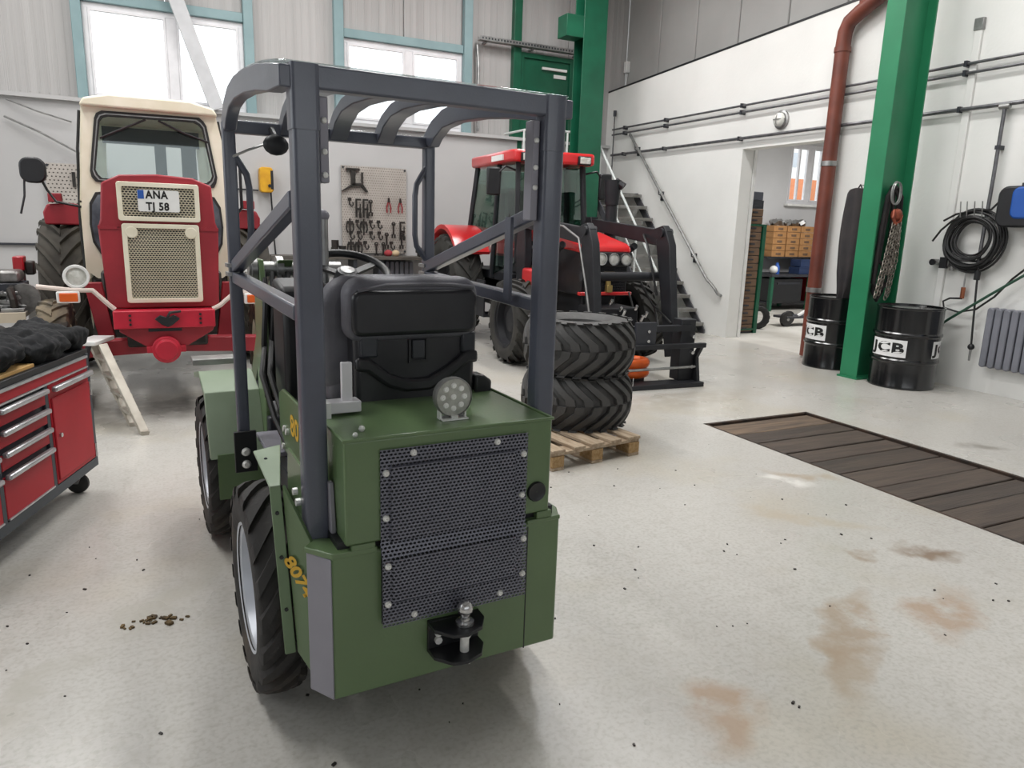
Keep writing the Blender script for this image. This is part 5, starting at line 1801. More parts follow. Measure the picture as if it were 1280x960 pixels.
G().box(-0.5, 0.5, -1.64, -1.56, 0.58, 0.64).build('carrier_beam', M_MATT, rt)
# quick hitch tool standing on the floor in front
ht = G()
ht.bar((-0.55, -1.72, 0.44), (0.62, -1.72, 0.44), 0.05, 0.05)
ht.build('tool_top_bar', M_MATT, rt, bevel=0.005)
for x in (-0.5, 0.58):
    G().prism([(-1.745, 0.44), (-1.70, 0.46), (-1.60, 0.32), (-1.60, 0.0), (-1.72, 0.0), (-1.66, 0.30)], 'x', x - 0.02, x + 0.02).build('tool_bracket', M_MATT, rt, bevel=0.004)
G().box(-0.55, 0.62, -1.76, -1.55, 0.0, 0.05).build('tool_foot_bar', M_MATT, rt, bevel=0.006)
G().cyl((-0.4, -1.70, 0.2), (0.56, -1.66, 0.2), 0.014).build('tool_rod', M_GALV, rt)
random.seed(21)
g = G()
for k in range(9):
    x = random.uniform(-0.4, 0.4)
    g.tube([(x, -0.75, random.uniform(0.7, 1.1)), (x + random.uniform(-.1, .1), -0.95, random.uniform(0.5, 0.9)), (x + random.uniform(-.15, .15), -1.4, random.uniform(0.45, 0.7))], 0.012, 6)
stuff(g.build('hose_tangle', M_HOSE, rt))
g = G()
for k in range(10):
    x = random.uniform(-0.4, 0.35)
    z = random.uniform(0.5, 0.8)
    g.cyl((x, -0.96, z), (x, -1.0, z + random.uniform(0.02, 0.09)), 0.018, n=7)
stuff(g.build('fitting', M_STEEL, rt))

# orange rings lying under the loader's tool
for k, (z, x, lab) in enumerate([(0.225, 4.47, 'upper orange ring shaped pad leaning by the loader tool'), (0.12, 4.47, 'lower orange ring shaped pad under the upper one by the loader tool')]):
    t = thing('orange_ring', lab, 'ring', (x, 6.22, z), 0, 'orange rings under the loader')
    G().tube([(0.17 * cos(q), 0.13 * sin(q), 0) for q in [2 * pi * i / 28 for i in range(28)]], 0.05, 10, closed=True).build('ring', M_ORANGE, t)
    if k == 1:
        G().box(-0.12, 0.12, -0.1, 0.1, -0.12, -0.04).build('stand', M_MATT, t)
# ---------------------------------------------------------------- things in the back room
M_TAN = mat('tan_cardboard', '#b98a5a', 0.8, col2='#a87a4b', scale=6)
M_BROWN = mat('brown_drawer_front', '#7c5f48', 0.7, col2='#63503f', scale=5)
dk = thing('drawer_rack', 'tall narrow rack of brown drawers just inside the doorway at the left', 'drawer rack', (8.585, 9.09, 0))
G().box(-0.22, 0.18, -0.2, 0.25, 0, 2.12).build('carcass', M_DKGREY, dk)
for k in range(16):
    d = G().box(-0.21, 0.17, -0.225, -0.19, 0.03 + k * 0.123, 0.143 + k * 0.123).build('drawer', M_BROWN, dk, bevel=0.006, seg=1)
    G().box(-0.06, 0.04, -0.24, -0.22, 0.075 + k * 0.123, 0.10 + k * 0.123).build('drawer_pull', M_DKGREY, d)
G().box(-0.2, 0.16, -0.2, 0.2, 2.12, 2.25).build('top_box', mat('blue_grey_box', '#50535f', 0.7), dk, bevel=0.01)
G().box(0.19, 0.26, -0.24, -0.17, 0, 1.75).build('corner_post', M_GREEN_DK, dk, bevel=0.005)
for z in (0.05, 1.72):
    G().box(-0.22, 0.19, -0.235, -0.21, z, z + 0.03).build('cross_bar', M_GREEN_DK, dk)

ab = thing('annex_bench', 'green framed workbench against the far wall of the back room', 'bench', (13.2, 11.75, 0))
G().box(-1.6, 1.5, -0.42, 0.45, 0.72, 0.77).build('worktop', M_DKGREY, ab, bevel=0.005)
for x in (-1.55, -0.45, 1.42):
    for y in (-0.38, 0.4):
        G().box(x - 0.035, x + 0.035, y - 0.035, y + 0.035, 0, 0.72).build('leg', M_GREEN_DK, ab)
G().box(-1.5, 1.4, -0.3, 0.4, 0.15, 0.18).build('lower_shelf', M_DKGREY, ab)
rc = thing('red_cabinet', 'red metal cabinet standing under the bench in the back room', 'cabinet', (13.28, 11.7, 0.18))
G().box(-0.42, 0.48, -0.3, 0.3, 0.0, 0.52).build('body', M_RED, rc, bevel=0.01)
for x0, x1 in ((-0.40, 0.02), (0.04, 0.46)):
    d = G().box(x0, x1, -0.32, -0.3, 0.03, 0.49).build('door', M_RED, rc, bevel=0.006)
    G().box(x1 - 0.06, x1 - 0.03, -0.34, -0.32, 0.2, 0.32).build('handle', M_STEEL, d)
bc = thing('black_chest', 'black chest under the bench to the left of the red cabinet in the back room', 'chest', (12.15, 11.7, 0.18))
G().box(-0.4, 0.45, -0.3, 0.3, 0, 0.5).build('body', M_BLACK, bc, bevel=0.015)
G().box(-0.3, 0.35, -0.315, -0.3, 0.38, 0.42).build('handle', M_DKGREY, bc)

rk = thing('bin_shelf', 'dark shelf frame on the far wall of the back room carrying tan part bins', 'shelf', (12.75, 12.1, 1.12))
G().box(-0.75, 1.0, -0.2, 0.18, -0.03, 0.0).build('shelf_board', M_DKGREY, rk)
for x in (-0.7, 0.95):
    G().box(x - 0.02, x + 0.02, -0.02, 0.18, -0.25, -0.03).build('bracket', M_DKGREY, rk)
bin0 = None
rows_n = ['bottom', 'second', 'middle', 'fourth', 'top']
cols_n = ['left', 'middle', 'right']
for c in range(3):
    for r in range(5):
        lab = 'tan part bin, %s column and %s row of the bins in the back room' % (cols_n[c], rows_n[r])
        if bin0 is None:
            b = thing('part_bin', lab, 'bin', (0, 0, 0), 0, 'tan part bins in the back room')
            G().box(-0.19, 0.19, -0.16, 0.16, 0, 0.13).build('body', M_TAN, b, bevel=0.006, seg=1)
            G().box(-0.07, 0.07, -0.168, -0.155, 0.04, 0.085).build('finger_slot', M_BROWN, b)
            bin0 = b
        else:
            b = dup(bin0)
            b['label'] = lab
        b.location = (12.32 + c * 0.41, 12.08, 1.12 + r * 0.135)
random.seed(3)
od = thing('odd_parts', 'heap of grey metal parts lying on top of the tan bins', 'metal parts', (12.7, 12.08, 1.795))
g = G()
for k in range(26):
    g.obox((random.uniform(-0.5, 0.55), random.uniform(-0.1, 0.1), 0.06), (random.uniform(.06, .16), 0.08, random.uniform(.05, .12)), (random.random() * 3, random.random(), random.random()))
stuff(g.build('part', M_GALV, od, smooth=0))
for k, (x, z, m, lab) in enumerate([(12.75, 0.77, M_BLUE, 'left dark blue crate on the bench in the back room, lower of two'), (13.25, 0.77, M_BLUE, 'right dark blue crate on the bench in the back room, lower of two'),
                                    (12.78, 0.93, M_BLUE, 'upper blue crate standing on the left crate in the back room'), (13.27, 0.93, M_BLUE, 'upper blue crate standing on the right crate in the back room')]):
    t = thing('blue_crate', lab, 'crate', (x, 11.62, z), 0, 'blue crates on the back room bench')
    mm = mat('dark_blue_plastic', '#22365c', 0.5)
    G().ring([(-0.22, -0.15), (0.22, -0.15), (0.22, 0.15), (-0.22, 0.15)], [(-0.2, -0.13), (0.2, -0.13), (0.2, 0.13), (-0.2, 0.13)], 'z', 0, 0.15).build('wall', mm, t, bevel=0.006)
    G().box(-0.2, 0.2, -0.13, 0.13, 0.0, 0.1).build('contents', M_DKGREY, t)
    G().box(-0.23, 0.23, -0.16, -0.145, 0.13, 0.16).build('lip', mm, t)
tag(G().lathe([(0.001, 0), (0.06, 0), (0.06, 0.16), (0.03, 0.2), (0.03, 0.24), (0.001, 0.24)], n=16).build('blue_bottle', M_BLUE, loc=None), 'small blue bottle on the left end of the bench in the back room', 'bottle').location = (12.0, 11.6, 0.77)
tag(G().ball((0, 0, 0.09), 0.09, 12).build('white_lamp_bulb', M_WHITE), 'white round lamp head on the bench beside the blue bottle in the back room', 'lamp').location = (11.86, 11.55, 0.77)
mc = thing('metal_castings', 'dark metal castings heaped at the right end of the back room bench', 'metal parts', (13.95, 11.7, 0.77))
g = G()
for k in range(30):
    g.obox((random.uniform(-0.35, 0.35), random.uniform(-0.2, 0.2), random.uniform(0.03, 0.5)), (random.uniform(.1, .22), 0.12, random.uniform(.1, .2)), (random.random() * 3, random.random(), random.random()))
stuff(g.build('casting', M_TOOL, mc, smooth=0))

hc_ = thing('wheeled_dolly', 'low dolly with black wheels on the floor of the back room', 'dolly', (10.35, 9.35, 0))
for x, y, r in ((-0.32, 0.0, 0.13), (0.0, 0.25, 0.12), (0.35, 0.0, 0.12)):
    w = G().lathe([(0.001, -0.04), (r * 0.5, -0.045), (r, -0.03), (r, 0.03), (r * 0.5, 0.045), (0.001, 0.04)], c=(x, y, r), ax='y', n=24).build('wheel', M_RUBBER, hc_)
    G().cyl((x, y - 0.05, r), (x, y + 0.05, r), 0.03).build('hub', M_GALV, w)
G().box(-0.36, 0.45, -0.05, 0.28, 0.14, 0.18).build('deck', M_DKGREY, hc_, bevel=0.006)
G().tube([(-0.05, 0.0, 0.18), (0.1, -0.02, 0.27), (0.25, -0.02, 0.22), (0.4, 0.0, 0.3)], 0.03, 8).build('white_clamp', M_WHITE, hc_)
ty = thing('small_tyre', 'small black tyre leaning at the foot of the green rack post in the back room', 'tyre', (9.25, 9.25, 0.2), R(70))
tyre_mesh(0.2, 0.12, 0.11, 14, 0.008, 0.3, 0.035).build('tread', M_RUBBER, ty, smooth=32)

# ---------------------------------------------------------------- dry crumbs on the hall floor
random.seed(13)
g = G()
for cx, cy, n, sx, sy in [(-0.1, 2.98, 26, 0.07, 0.025), (0, 0, 0, 0, 0)]:
    for k in range(n):
        a, b = random.gauss(cx, sx), random.gauss(cy, sy)
        s = random.uniform(0.006, 0.016)
        g.obox((a, b, s * 0.35), (s * 1.8, s, s * 0.7), (0, 0, random.random() * 3))
stuff(tag(g.build('wood_crumbs', mat('crumb_brown', '#6f5b3c', 0.9, col2='#3c3225', scale=30), smooth=0), 'small heap of brown crumbs on the floor left of the green loader', 'crumbs'))
g = G()
for k in range(110):
    a, b = random.uniform(-0.9, 4.0), random.uniform(1.3, 4.2)
    s = random.uniform(0.003, 0.008)
    g.obox((a, b, s * 0.35), (s * random.uniform(1, 2), s, s * 0.7), (0, 0, random.random() * 3))
for a, b in ((0.44, 1.66), (0.52, 1.8), (0.55, 1.75), (0.38, 1.9), (1.0, 1.42), (1.9, 1.55)):
    g.obox((a, b, 0.003), (0.014, 0.008, 0.006), (0, 0, random.random() * 3))
stuff(tag(g.build('dirt_crumbs', M_TOOL, smooth=0), 'scattered dark crumbs of dirt all over the pale floor', 'dirt'))
# ---------------------------------------------------------------- small green wheel loader (main subject)
M_GRN = mat('olive_green_paint', '#607751', 0.34, col2='#5a704b', scale=3, coat=0.25, bump=0.06, bscale=120)
M_GRNM = mat('olive_green_half_lit', '#6f8465', 0.42, col2='#677b5d', scale=4)  # olive green lightened a step, light on the fender strip painted in
M_GRNL = mat('olive_green_lit', '#8b9a84', 0.45, col2='#808f79', scale=4)  # same green made paler for plates that face up into the light
M_ROPS = mat('slate_frame_paint', '#565a67', 0.33, col2='#50535f', scale=6, coat=0.3, bump=0.08, bscale=150)
M_BUMP = mat('violet_grey_satin', '#8f8d96', 0.45, col2='#86848d', scale=4)
M_MESH = mat('dark_perforated_steel', '#73747f', 0.4, 0.2, col2='#6a6b76', scale=8)
M_ZINC = mat('zinc_bolt', '#efefec', 0.35, 0.25, col2='#d6d6d2', scale=30)
M_TYL = mat('loader_tyre', '#2b2928', 0.75, col2='#4d443a', scale=5, lo=0.5, hi=0.75, bump=0.3, bscale=40)
M_DECAL = mat('yellow_decal', '#e0b23a', 0.5)
M_VINYL = mat('black_seat_vinyl', '#57565d', 0.5, col2='#605f66', scale=12, bump=0.12, bscale=160)
M_SHELL = mat('black_seat_shell', '#1f1f23', 0.35, col2='#26262a', scale=8)
lo = thing('wheel_loader', 'small olive green wheel loader with roll cage and black seat, seen from behind', 'wheel loader', (0.757, 1.9, 0), R(2.2))

# rear weight
pts = [(-0.374, 0), (0.376, 0), (0.41, 0.07), (0.41, 0.36), (-0.41, 0.36), (-0.41, 0.36)]
cw = G().prism([(-0.372, 0), (0.376, 0), (0.41, 0.07), (0.41, 0.36), (-0.385, 0.36), (-0.385, 0.07)], 'z', 0.228, 0.678).build('rear_weight', M_GRN, lo, bevel=0.006)
ch_ = G().prism([(-0.374, -0.002), (-0.366, 0.02), (-0.40, 0.12), (-0.424, 0.085)], 'z', 0.228, 0.672).build('corner_chamfer', M_BUMP, lo, bevel=0.004)  # chamfered corner of the weight, coloured pale grey
G().prism([(-0.43, 0.08), (-0.37, -0.004), (-0.24, -0.004), (-0.24, 0.06), (-0.39, 0.13)], 'z', 0.672, 0.69).build('weight_lip', M_GRN, lo, bevel=0.003)
G().box(0.254, 0.378, -0.004, 0.06, 0.668, 0.682).build('weight_lip', M_GRN, lo, bevel=0.003)
g = G().box(0.2575, 0.2605, -0.0015, 0.01, 0.228, 0.66)
g.build('seam', M_BLACK, cw)
# dark slot between weight and hood with its hinges
G().box(-0.35, 0.36, 0.02, 0.32, 0.66, 0.71).build('slot_core', M_BLACK, lo)
for x0, x1 in ((-0.315, -0.245), (0.29, 0.345)):
    G().box(x0, x1, -0.003, 0.03, 0.682, 0.705).build('hood_hinge', M_GRN, lo, bevel=0.003)
# hood: shell with a slight lip round the top
hd = G()
hd.box(-0.331, 0.335, 0.0, 0.44, 0.702, 1.012)
hood = hd.build('engine_hood', M_GRN, lo, bevel=0.008, seg=3)
G().ring([(-0.336, -0.004), (0.340, -0.004), (0.340, 0.44), (-0.336, 0.44)], [(-0.328, 0.006), (0.332, 0.006), (0.332, 0.432), (-0.328, 0.432)], 'z', 1.008, 1.018).build('hood_edge', M_GRN, hood, bevel=0.003)
g = G().lathe([(0.001, -0.006), (0.022, -0.006), (0.03, -0.010), (0.033, -0.006), (0.033, 0.01)], c=(0.284, 0, 0.777), ax='y', n=24)
g.build('rubber_plug', M_BLACK, hood)
g = G().ball((-0.29, 0.03, 1.02), 0.008, 8)
g.ball((-0.255, 0.085, 1.02), 0.01, 8)
g.build('hood_screw', M_ZINC, hood)
G().ball((0.352, 0.10, 0.80), 0.045, 12, sq=(0.55, 1.0, 1.3)).build('side_knob', M_BLACK, hood)


# perforated grille: upper and lower sheet with an embossed field in each
def yup(x, z):
    e = 0.0
    if -0.205 < x < 0.20 and z < 0.925:
        e = -0.007
    return -0.008 + e


def ylow(x, z):
    if z > 0.655:
        t = (z - 0.655) / 0.045
        return -0.026 + 0.018 * t
    e = -0.007 if (-0.205 < x < 0.20 and z > 0.515) else 0.0
    return -0.026 + e


px_ = 0.0128
gr = perforated(-0.231, 0.244, 0.70, 0.978, px_, 0.0105, px_ * 0.37, 0.0105 * 0.36, yup, 0.004, 0.0).build('rear_grille', M_MESH, lo, smooth=25)
perforated(-0.233, 0.242, 0.440, 0.70, px_, 0.0105, px_ * 0.37, 0.0105 * 0.36, ylow, 0.004).build('lower_sheet', M_MESH, gr, smooth=25)
G().box(-0.229, 0.242, -0.0015, 0.004, 0.44, 0.976).build('radiator_core', M_BLACK, gr)
for x, z in [(-0.132, 0.960), (0.137, 0.961), (0.23, 0.911), (-0.214, 0.909), (-0.215, 0.773), (0.228, 0.777), (0.229, 0.636), (-0.216, 0.632), (0.229, 0.516), (0.15, 0.466), (-0.217, 0.513), (-0.136, 0.463)]:
    yb_ = yup(x, z) if z > 0.7 else ylow(x, z)
    g = G().lathe([(0.001, -0.008), (0.006, -0.0075), (0.0095, -0.004), (0.0105, 0.0), (0.0105, 0.003)], c=(x, yb_, z), ax='y', n=14)
    g.build('bolt', M_ZINC, gr)
# tow hitch
th = G()
th.prism([(-0.085, 0.0), (0.085, 0.0), (0.085, -0.05), (0.055, -0.10), (0.0, -0.12), (-0.045, -0.11), (-0.085, -0.06)], 'z', 0.402, 0.414)
th.prism([(-0.085, 0.0), (0.085, 0.0), (0.085, -0.05), (0.055, -0.10), (0.0, -0.12), (-0.045, -0.11), (-0.085, -0.06)], 'z', 0.312, 0.324)
th.box(-0.085, 0.085, -0.012, 0.0, 0.312, 0.414)
hit = th.build('tow_hitch', M_BLACK, lo, bevel=0.002)
g = G().lathe([(0.001, 0.492), (0.010, 0.491), (0.018, 0.485), (0.023, 0.474), (0.0245, 0.465), (0.0225, 0.455), (0.016, 0.447), (0.014, 0.44), (0.015, 0.43), (0.028, 0.425), (0.028, 0.415), (0.001, 0.414)], c=(0.012, -0.065, 0), n=24)
g.build('tow_ball', M_STEEL, hit)
g = G().cyl((0.012, -0.065, 0.29), (0.012, -0.065, 0.414), 0.014)
g.cyl((0.012, -0.065, 0.372), (0.012, -0.065, 0.40), 0.021, n=6)
g.cyl((0.012, -0.065, 0.290), (0.012, -0.065, 0.312), 0.026, n=6)
g.build('hitch_pin', M_ZINC, hit)
g = G()
for x, z in ((-0.055, 0.375), (-0.055, 0.35), (0.06, 0.36)):
    g.cyl((x, -0.012, z), (x, -0.024, z), 0.012, n=8)
g.build('hitch_bolt', M_ZINC, hit)

# work lamp on the hood
wl = G().lathe([(0.001, 0.03), (0.045, 0.028), (0.058, 0.015), (0.062, 0.0), (0.062, -0.018), (0.058, -0.022)], c=(0.042, 0.125, 1.082), ax='y', n=28).build('work_lamp', mat('lamp_casing', '#8d8d8b', 0.35, 0.5), lo)
G().lathe([(0.001, -0.016), (0.059, -0.017)], c=(0.042, 0.125, 1.082), ax='y', n=28).build('lamp_face', mat('lamp_reflector', '#b9b9b2', 0.3, 0.2, col2='#a3a39c', scale=60), wl)
g = G()
for k in range(9):
    a, r = 2 * pi * k / 8, 0.036
    if k == 8:
        r = 0
    g.lathe([(0.001, -0.022), (0.007, -0.021), (0.010, -0.016)], c=(0.042 + r * cos(a), 0.125, 1.082 + r * sin(a)), ax='y', n=12)
g.build('lamp_diode', mat('clear_diode', '#fafaf6', 0.15), wl)
g = G().box(0.0, 0.085, 0.09, 0.14, 1.013, 1.018)
g.box(-0.002, 0.004, 0.11, 0.135, 1.013, 1.05)
g.box(0.080, 0.086, 0.11, 0.135, 1.013, 1.05)
g.cyl((0.042, 0.10, 1.016), (0.042, 0.10, 1.026), 0.012)
g.build('lamp_bracket', M_ZINC, wl)

# seat
def seat_tilt(o):
    return o


up = G()
op = rrect(-0.205, 0.262, 1.222, 1.432, 0.055, 6)
up.prism([(x, z - 0.012 * ((x - 0.03) / 0.23) ** 2) for x, z in op], 'y', 0.40, 0.50)
seat = up.build('backrest', M_VINYL, lo, bevel=0.03, seg=4)
rb = G().prism([(x, z) for x, z in rrect(-0.19, 0.25, 1.235, 1.385, 0.03, 4)], 'y', 0.385, 0.42).build('backrest_panel', M_SHELL, seat, bevel=0.015, seg=3)
G().tube([(-0.17, 0.392, 1.385), (-0.08, 0.385, 1.402), (0.05, 0.383, 1.405), (0.15, 0.385, 1.402), (0.235, 0.392, 1.392)], 0.007, 6).build('seam_cord', M_VINYL, seat)
bo = G().prism(rrect(-0.262, 0.285, 1.0, 1.425, 0.11, 6), 'y', 0.50, 0.60).build('front_cushion', M_VINYL, seat, bevel=0.045, seg=4)
sh = G().prism([(-0.175, 0.95), (0.258, 0.95), (0.262, 1.25), (-0.178, 1.25)], 'y', 0.42, 0.52).build('seat_shell', M_SHELL, lo, bevel=0.02, seg=3)
rz = G().prism([(-0.178, 1.165), (-0.135, 1.165), (-0.06, 1.105), (0.0, 1.083), (0.075, 1.083), (0.14, 1.115), (0.215, 1.17), (0.262, 1.17), (0.262, 1.125), (0.225, 1.125), (0.15, 1.07), (0.08, 1.038), (-0.005, 1.038), (-0.07, 1.06), (-0.14, 1.115), (-0.178, 1.12)], 'y', 0.395, 0.43).build('shell_ridge', M_SHELL, sh, bevel=0.012)
for x0, x1 in ((-0.16, -0.10), (0.20, 0.255)):
    G().box(x0, x1, 0.405, 0.43, 1.162, 1.235).build('shell_strut', M_DKGREY, sh, bevel=0.008)
G().ring([(0.008, 1.135), (0.078, 1.135), (0.078, 1.215), (0.008, 1.215)], [(0.016, 1.145), (0.070, 1.145), (0.070, 1.215), (0.016, 1.215)], 'y', 0.412, 0.43).build('slider_frame', M_BLACK, sh)
G().box(0.02, 0.066, 0.408, 0.43, 1.15, 1.215).build('slider_tag', M_DKGREY, sh, bevel=0.004)
G().box(-0.24, 0.28, 0.50, 0.98, 0.98, 1.10).build('seat_cushion', M_VINYL, lo, bevel=0.04, seg=4)
G().box(-0.19, 0.25, 0.40, 0.9, 0.85, 0.98).build('seat_base', M_BLACK, lo, bevel=0.02)
ar = G().prism([(0.262, 1.075), (0.30, 1.072), (0.332, 1.05), (0.33, 1.0), (0.30, 0.985), (0.262, 0.99)], 'y', 0.42, 0.50).build('seat_knob', M_BLACK, lo, bevel=0.01)
G().tube([(0.25, 0.45, 0.975), (0.33, 0.45, 0.965), (0.36, 0.40, 0.955)], 0.012, 6).build('seat_lever', M_BLACK, lo)
bb_ = G().box(-0.255, -0.222, 0.29, 0.31, 1.02, 1.175)
bb_.box(-0.30, -0.20, 0.27, 0.33, 1.02, 1.055)
bel = bb_.build('belt_bracket', mat('pale_bracket', '#dcdadd', 0.45, 0.1), lo, bevel=0.003)
G().box(-0.315, -0.30, 0.25, 0.34, 1.0, 1.06).build('belt_plate', M_WHITE, bel)

# roll cage
XR = 0.378
rc_ = G()
for s in (-1, 1):
    p = G().prism([(s * XR + a, 0.155 + b) for a, b in rrect(-0.035, 0.035, -0.035, 0.035, 0.014, 4)], 'z', 0.62 if s < 0 else 0.70, 1.985).build('rear_post', M_ROPS, lo, smooth=40)
    c = G().prism([(s * XR + a, 0.155 + b) for a, b in rrect(-0.0375, 0.0375, -0.0375, 0.0375, 0.014, 4)], 'z', 1.83, 1.992).build('post_sleeve', M_ROPS, p, smooth=40)
    # flat lug with bolts at the foot
    if s < 0:
        l = G().prism([(0.11, 0.86), (0.135, 0.86), (0.155, 0.73), (0.135, 0.66), (0.10, 0.66), (0.09, 0.72)], 'x', s * XR + 0.03, s * XR + 0.045).build('foot_lug', M_BUMP, p, bevel=0.003)
    if s < 0:
        for y_, z in ((0.15, 0.705), (0.20, 0.78), (0.24, 0.80)):
            G().cyl((s * (XR + 0.033), y_, z), (s * (XR + 0.047), y_, z), 0.012, n=8).build('foot_bolt', M_ZINC, p)
    # inner strip bolted to the post
    st_ = G().box(s * (XR - 0.052) - 0.012, s * (XR - 0.052) + 0.012, 0.15, 0.20, 1.62 if s > 0 else 1.70, 1.92).build('inner_strip', M_BUMP, p, bevel=0.003)
    g = G()
    for z in (1.72, 1.78, 1.86):
        G().ball((s * (XR - 0.052), 0.148, z), 0.009, 8).build('strip_bolt', M_ZINC, st_)
    fp = G().prism([(s * 0.42 + a, 1.28 + b) for a, b in rrect(-0.024, 0.024, -0.024, 0.024, 0.008, 3)], 'z', 0.60 if s < 0 else 0.75, 1.965).build('front_post', M_ROPS, lo, smooth=40)
    for z in (0.63, 0.575):
        G().lathe([(0.001, -0.012), (0.010, -0.012), (0.017, -0.006), (0.019, 0.0), (0.001, 0.0)], c=(s * 0.42, 1.235, z), ax='y', n=14).build('foot_bolt', M_ZINC, fp)
    G().box(s * 0.42 - 0.045, s * 0.42 + 0.045, 1.235, 1.25, 0.54, 0.72).build('post_foot', M_BLACK, fp, bevel=0.003)
    # braces and side rail
    G().bar((s * 0.392, 0.20, 1.655), (s * 0.415, 1.27, 1.405), 0.045, 0.05).build('diagonal_brace', M_ROPS, lo, bevel=0.006)
    G().bar((s * 0.392, 0.19, 1.345), (s * 0.415, 1.27, 1.365), 0.045, 0.045).build('side_rail', M_ROPS, lo, bevel=0.006)
    # grab handle beside the front post
    G().tube([(s * 0.405, 1.27, 1.845), (s * 0.36, 1.27, 1.77), (s * 0.352, 1.27, 1.72), (s * 0.352, 1.27, 1.55), (s * 0.36, 1.27, 1.50), (s * 0.405, 1.27, 1.44)], 0.013, 8).build('grab_handle', M_ROPS, lo)
    # clamp where brace meets the front post
    g = G().box(s * 0.42 - 0.034, s * 0.42 + 0.034, 1.245, 1.315, 1.37, 1.385)
    g.box(s * 0.42 - 0.034, s * 0.42 + 0.034, 1.245, 1.315, 1.405, 1.42)
    g.cyl((s * 0.42, 1.235, 1.395), (s * 0.42, 1.25, 1.395), 0.014)
    g.build('post_clamp', M_GALV, fp)
G().box(0.335, 0.347, 0.32, 0.36, 1.35, 1.63).build('vertical_stay', M_ROPS, lo)
# roof: cross bars, five bowed ribs and a clear sheet
G().box(-0.352, 0.352, 0.125, 0.175, 1.932, 1.992).build('rear_crossbar', M_ROPS, lo, bevel=0.006)
G().box(-0.442, 0.442, 1.255, 1.305, 1.925, 1.972).build('front_crossbar', M_ROPS, lo, bevel=0.006)
arc = [(0.13, 1.985), (0.30, 2.015), (0.5, 2.045), (0.72, 2.068), (0.93, 2.078), (1.08, 2.068), (1.20, 2.035), (1.26, 2.0), (1.30, 1.97)]


def rib(x0, x1, h, name, m, dz=0.0):
    g = G()
    vs, fs = [], []
    n = len(arc)
    for y, z in arc:
        for x in (x0, x1):
            vs += [(x, y, z + dz), (x, y if y < 1.1 else y - (h * 0.9) * (y - 1.1) / 0.2, max(z + dz - h, 1.93 if h > 0.02 else 0))]
    for i in range(n - 1):
        a = i * 4
        b = a + 4
        fs += [(a, b, b + 2, a + 2), (a + 1, a + 3, b + 3, b + 1), (a, a + 1, b + 1, b), (a + 2, b + 2, b + 3, a + 3)]
    fs += [(0, 2, 3, 1), (4 * n - 4, 4 * n - 3, 4 * n - 1, 4 * n - 2)]
    g.add(vs, fs)
    return g.build(name, m, lo, bevel=0.004, smooth=30)


for x in (-0.19, 0.01, 0.21):
    rib(x - 0.036, x + 0.036, 0.05, 'roof_rib', M_ROPS)
for s in (-1, 1):
    rib(s * 0.42 - 0.022, s * 0.42 + 0.022, 0.075, 'roof_side_rail', M_ROPS)
M_CLEAR = glass('clear_roof_sheet', (0.97, 0.98, 0.98), 0.03)
rib(-0.425, 0.425, 0.006, 'roof_sheet', M_CLEAR, 0.012)
# mirror under the roof
mr = G().ball((-0.255, 1.2, 1.885), 0.05, 14, sq=(1.0, 0.45, 0.8)).build('mirror', M_BLACK, lo)
g = G().tube([(-0.255, 1.22, 1.92), (-0.26, 1.26, 1.95)], 0.012, 6)
g.build('mirror_stem', M_BLACK, mr)
G().tube([(-0.26, 1.2, 1.90), (-0.36, 1.22, 1.86), (-0.41, 1.26, 1.835)], 0.005, 6).build('mirror_wire', M_GALV, mr)

# steering column, wheel and console
tilt = Matrix.Translation((-0.03, 1.02, 1.40)) @ Matrix.Rotation(R(25), 4, 'X')
g = G().tube([(0.165 * cos(t), 0.165 * sin(t), 0) for t in [2 * pi * k / 36 for k in range(36)]], 0.016, 10, closed=True)
for t in (0.5, 2.6, 4.71):
    g.bar((0.03 * cos(t), 0.03 * sin(t), -0.015), (0.16 * cos(t), 0.16 * sin(t), -0.003), 0.03, 0.012)
g.lathe([(0.001, 0.012), (0.04, 0.008), (0.05, -0.02), (0.001, -0.03)], n=18)
g.xform(tilt)
stw = g.build('steering_wheel', M_BLACK, lo)
g = G().lathe([(0.001, 0.018), (0.028, 0.014), (0.032, 0.006)], n=16).xform(tilt)
g.build('wheel_cap', M_GALV, stw)
G().bar((-0.03, 1.03, 1.38), (-0.03, 1.2, 0.9), 0.09, 0.09).build('steering_column', M_BLACK, lo, bevel=0.015)
cs = G().prism([(1.10, 0.75), (1.34, 0.75), (1.34, 1.36), (1.16, 1.33), (1.10, 1.22)], 'x', -0.27, 0.27).build('dashboard', M_BLACK, lo, bevel=0.02)
G().obox((-0.16, 1.10, 1.28), (0.13, 0.02, 0.08), (0.5, 0, 0)).build('display', M_BUMP, cs, bevel=0.004)
G().obox((-0.11, 1.09, 1.21), (0.04, 0.02, 0.03), (0.5, 0, 0)).build('red_switch', M_RED, cs)
lv = G().cyl((-0.105, 1.1, 1.34), (-0.105, 1.1, 1.62), 0.022).build('control_post', M_GALV, lo)
g = G().ball((-0.105, 1.1, 1.62), 0.03, 12, sq=(1, 1, 0.8))
g.build('post_cap', M_BUMP, lv)
G().tube([(-0.14, 1.1, 1.62), (-0.145, 1.12, 1.5), (-0.14, 1.15, 1.36)], 0.018, 8).build('post_cable', M_BLACK, lv)
jl = G().tube([(0.2, 0.9, 1.2), (0.21, 0.86, 1.33)], 0.014, 8).build('joystick', M_BLACK, lo)
G().ball((0.21, 0.855, 1.36), 0.03, 12, sq=(0.8, 0.9, 1.5)).build('joystick_grip', M_BLACK, jl)

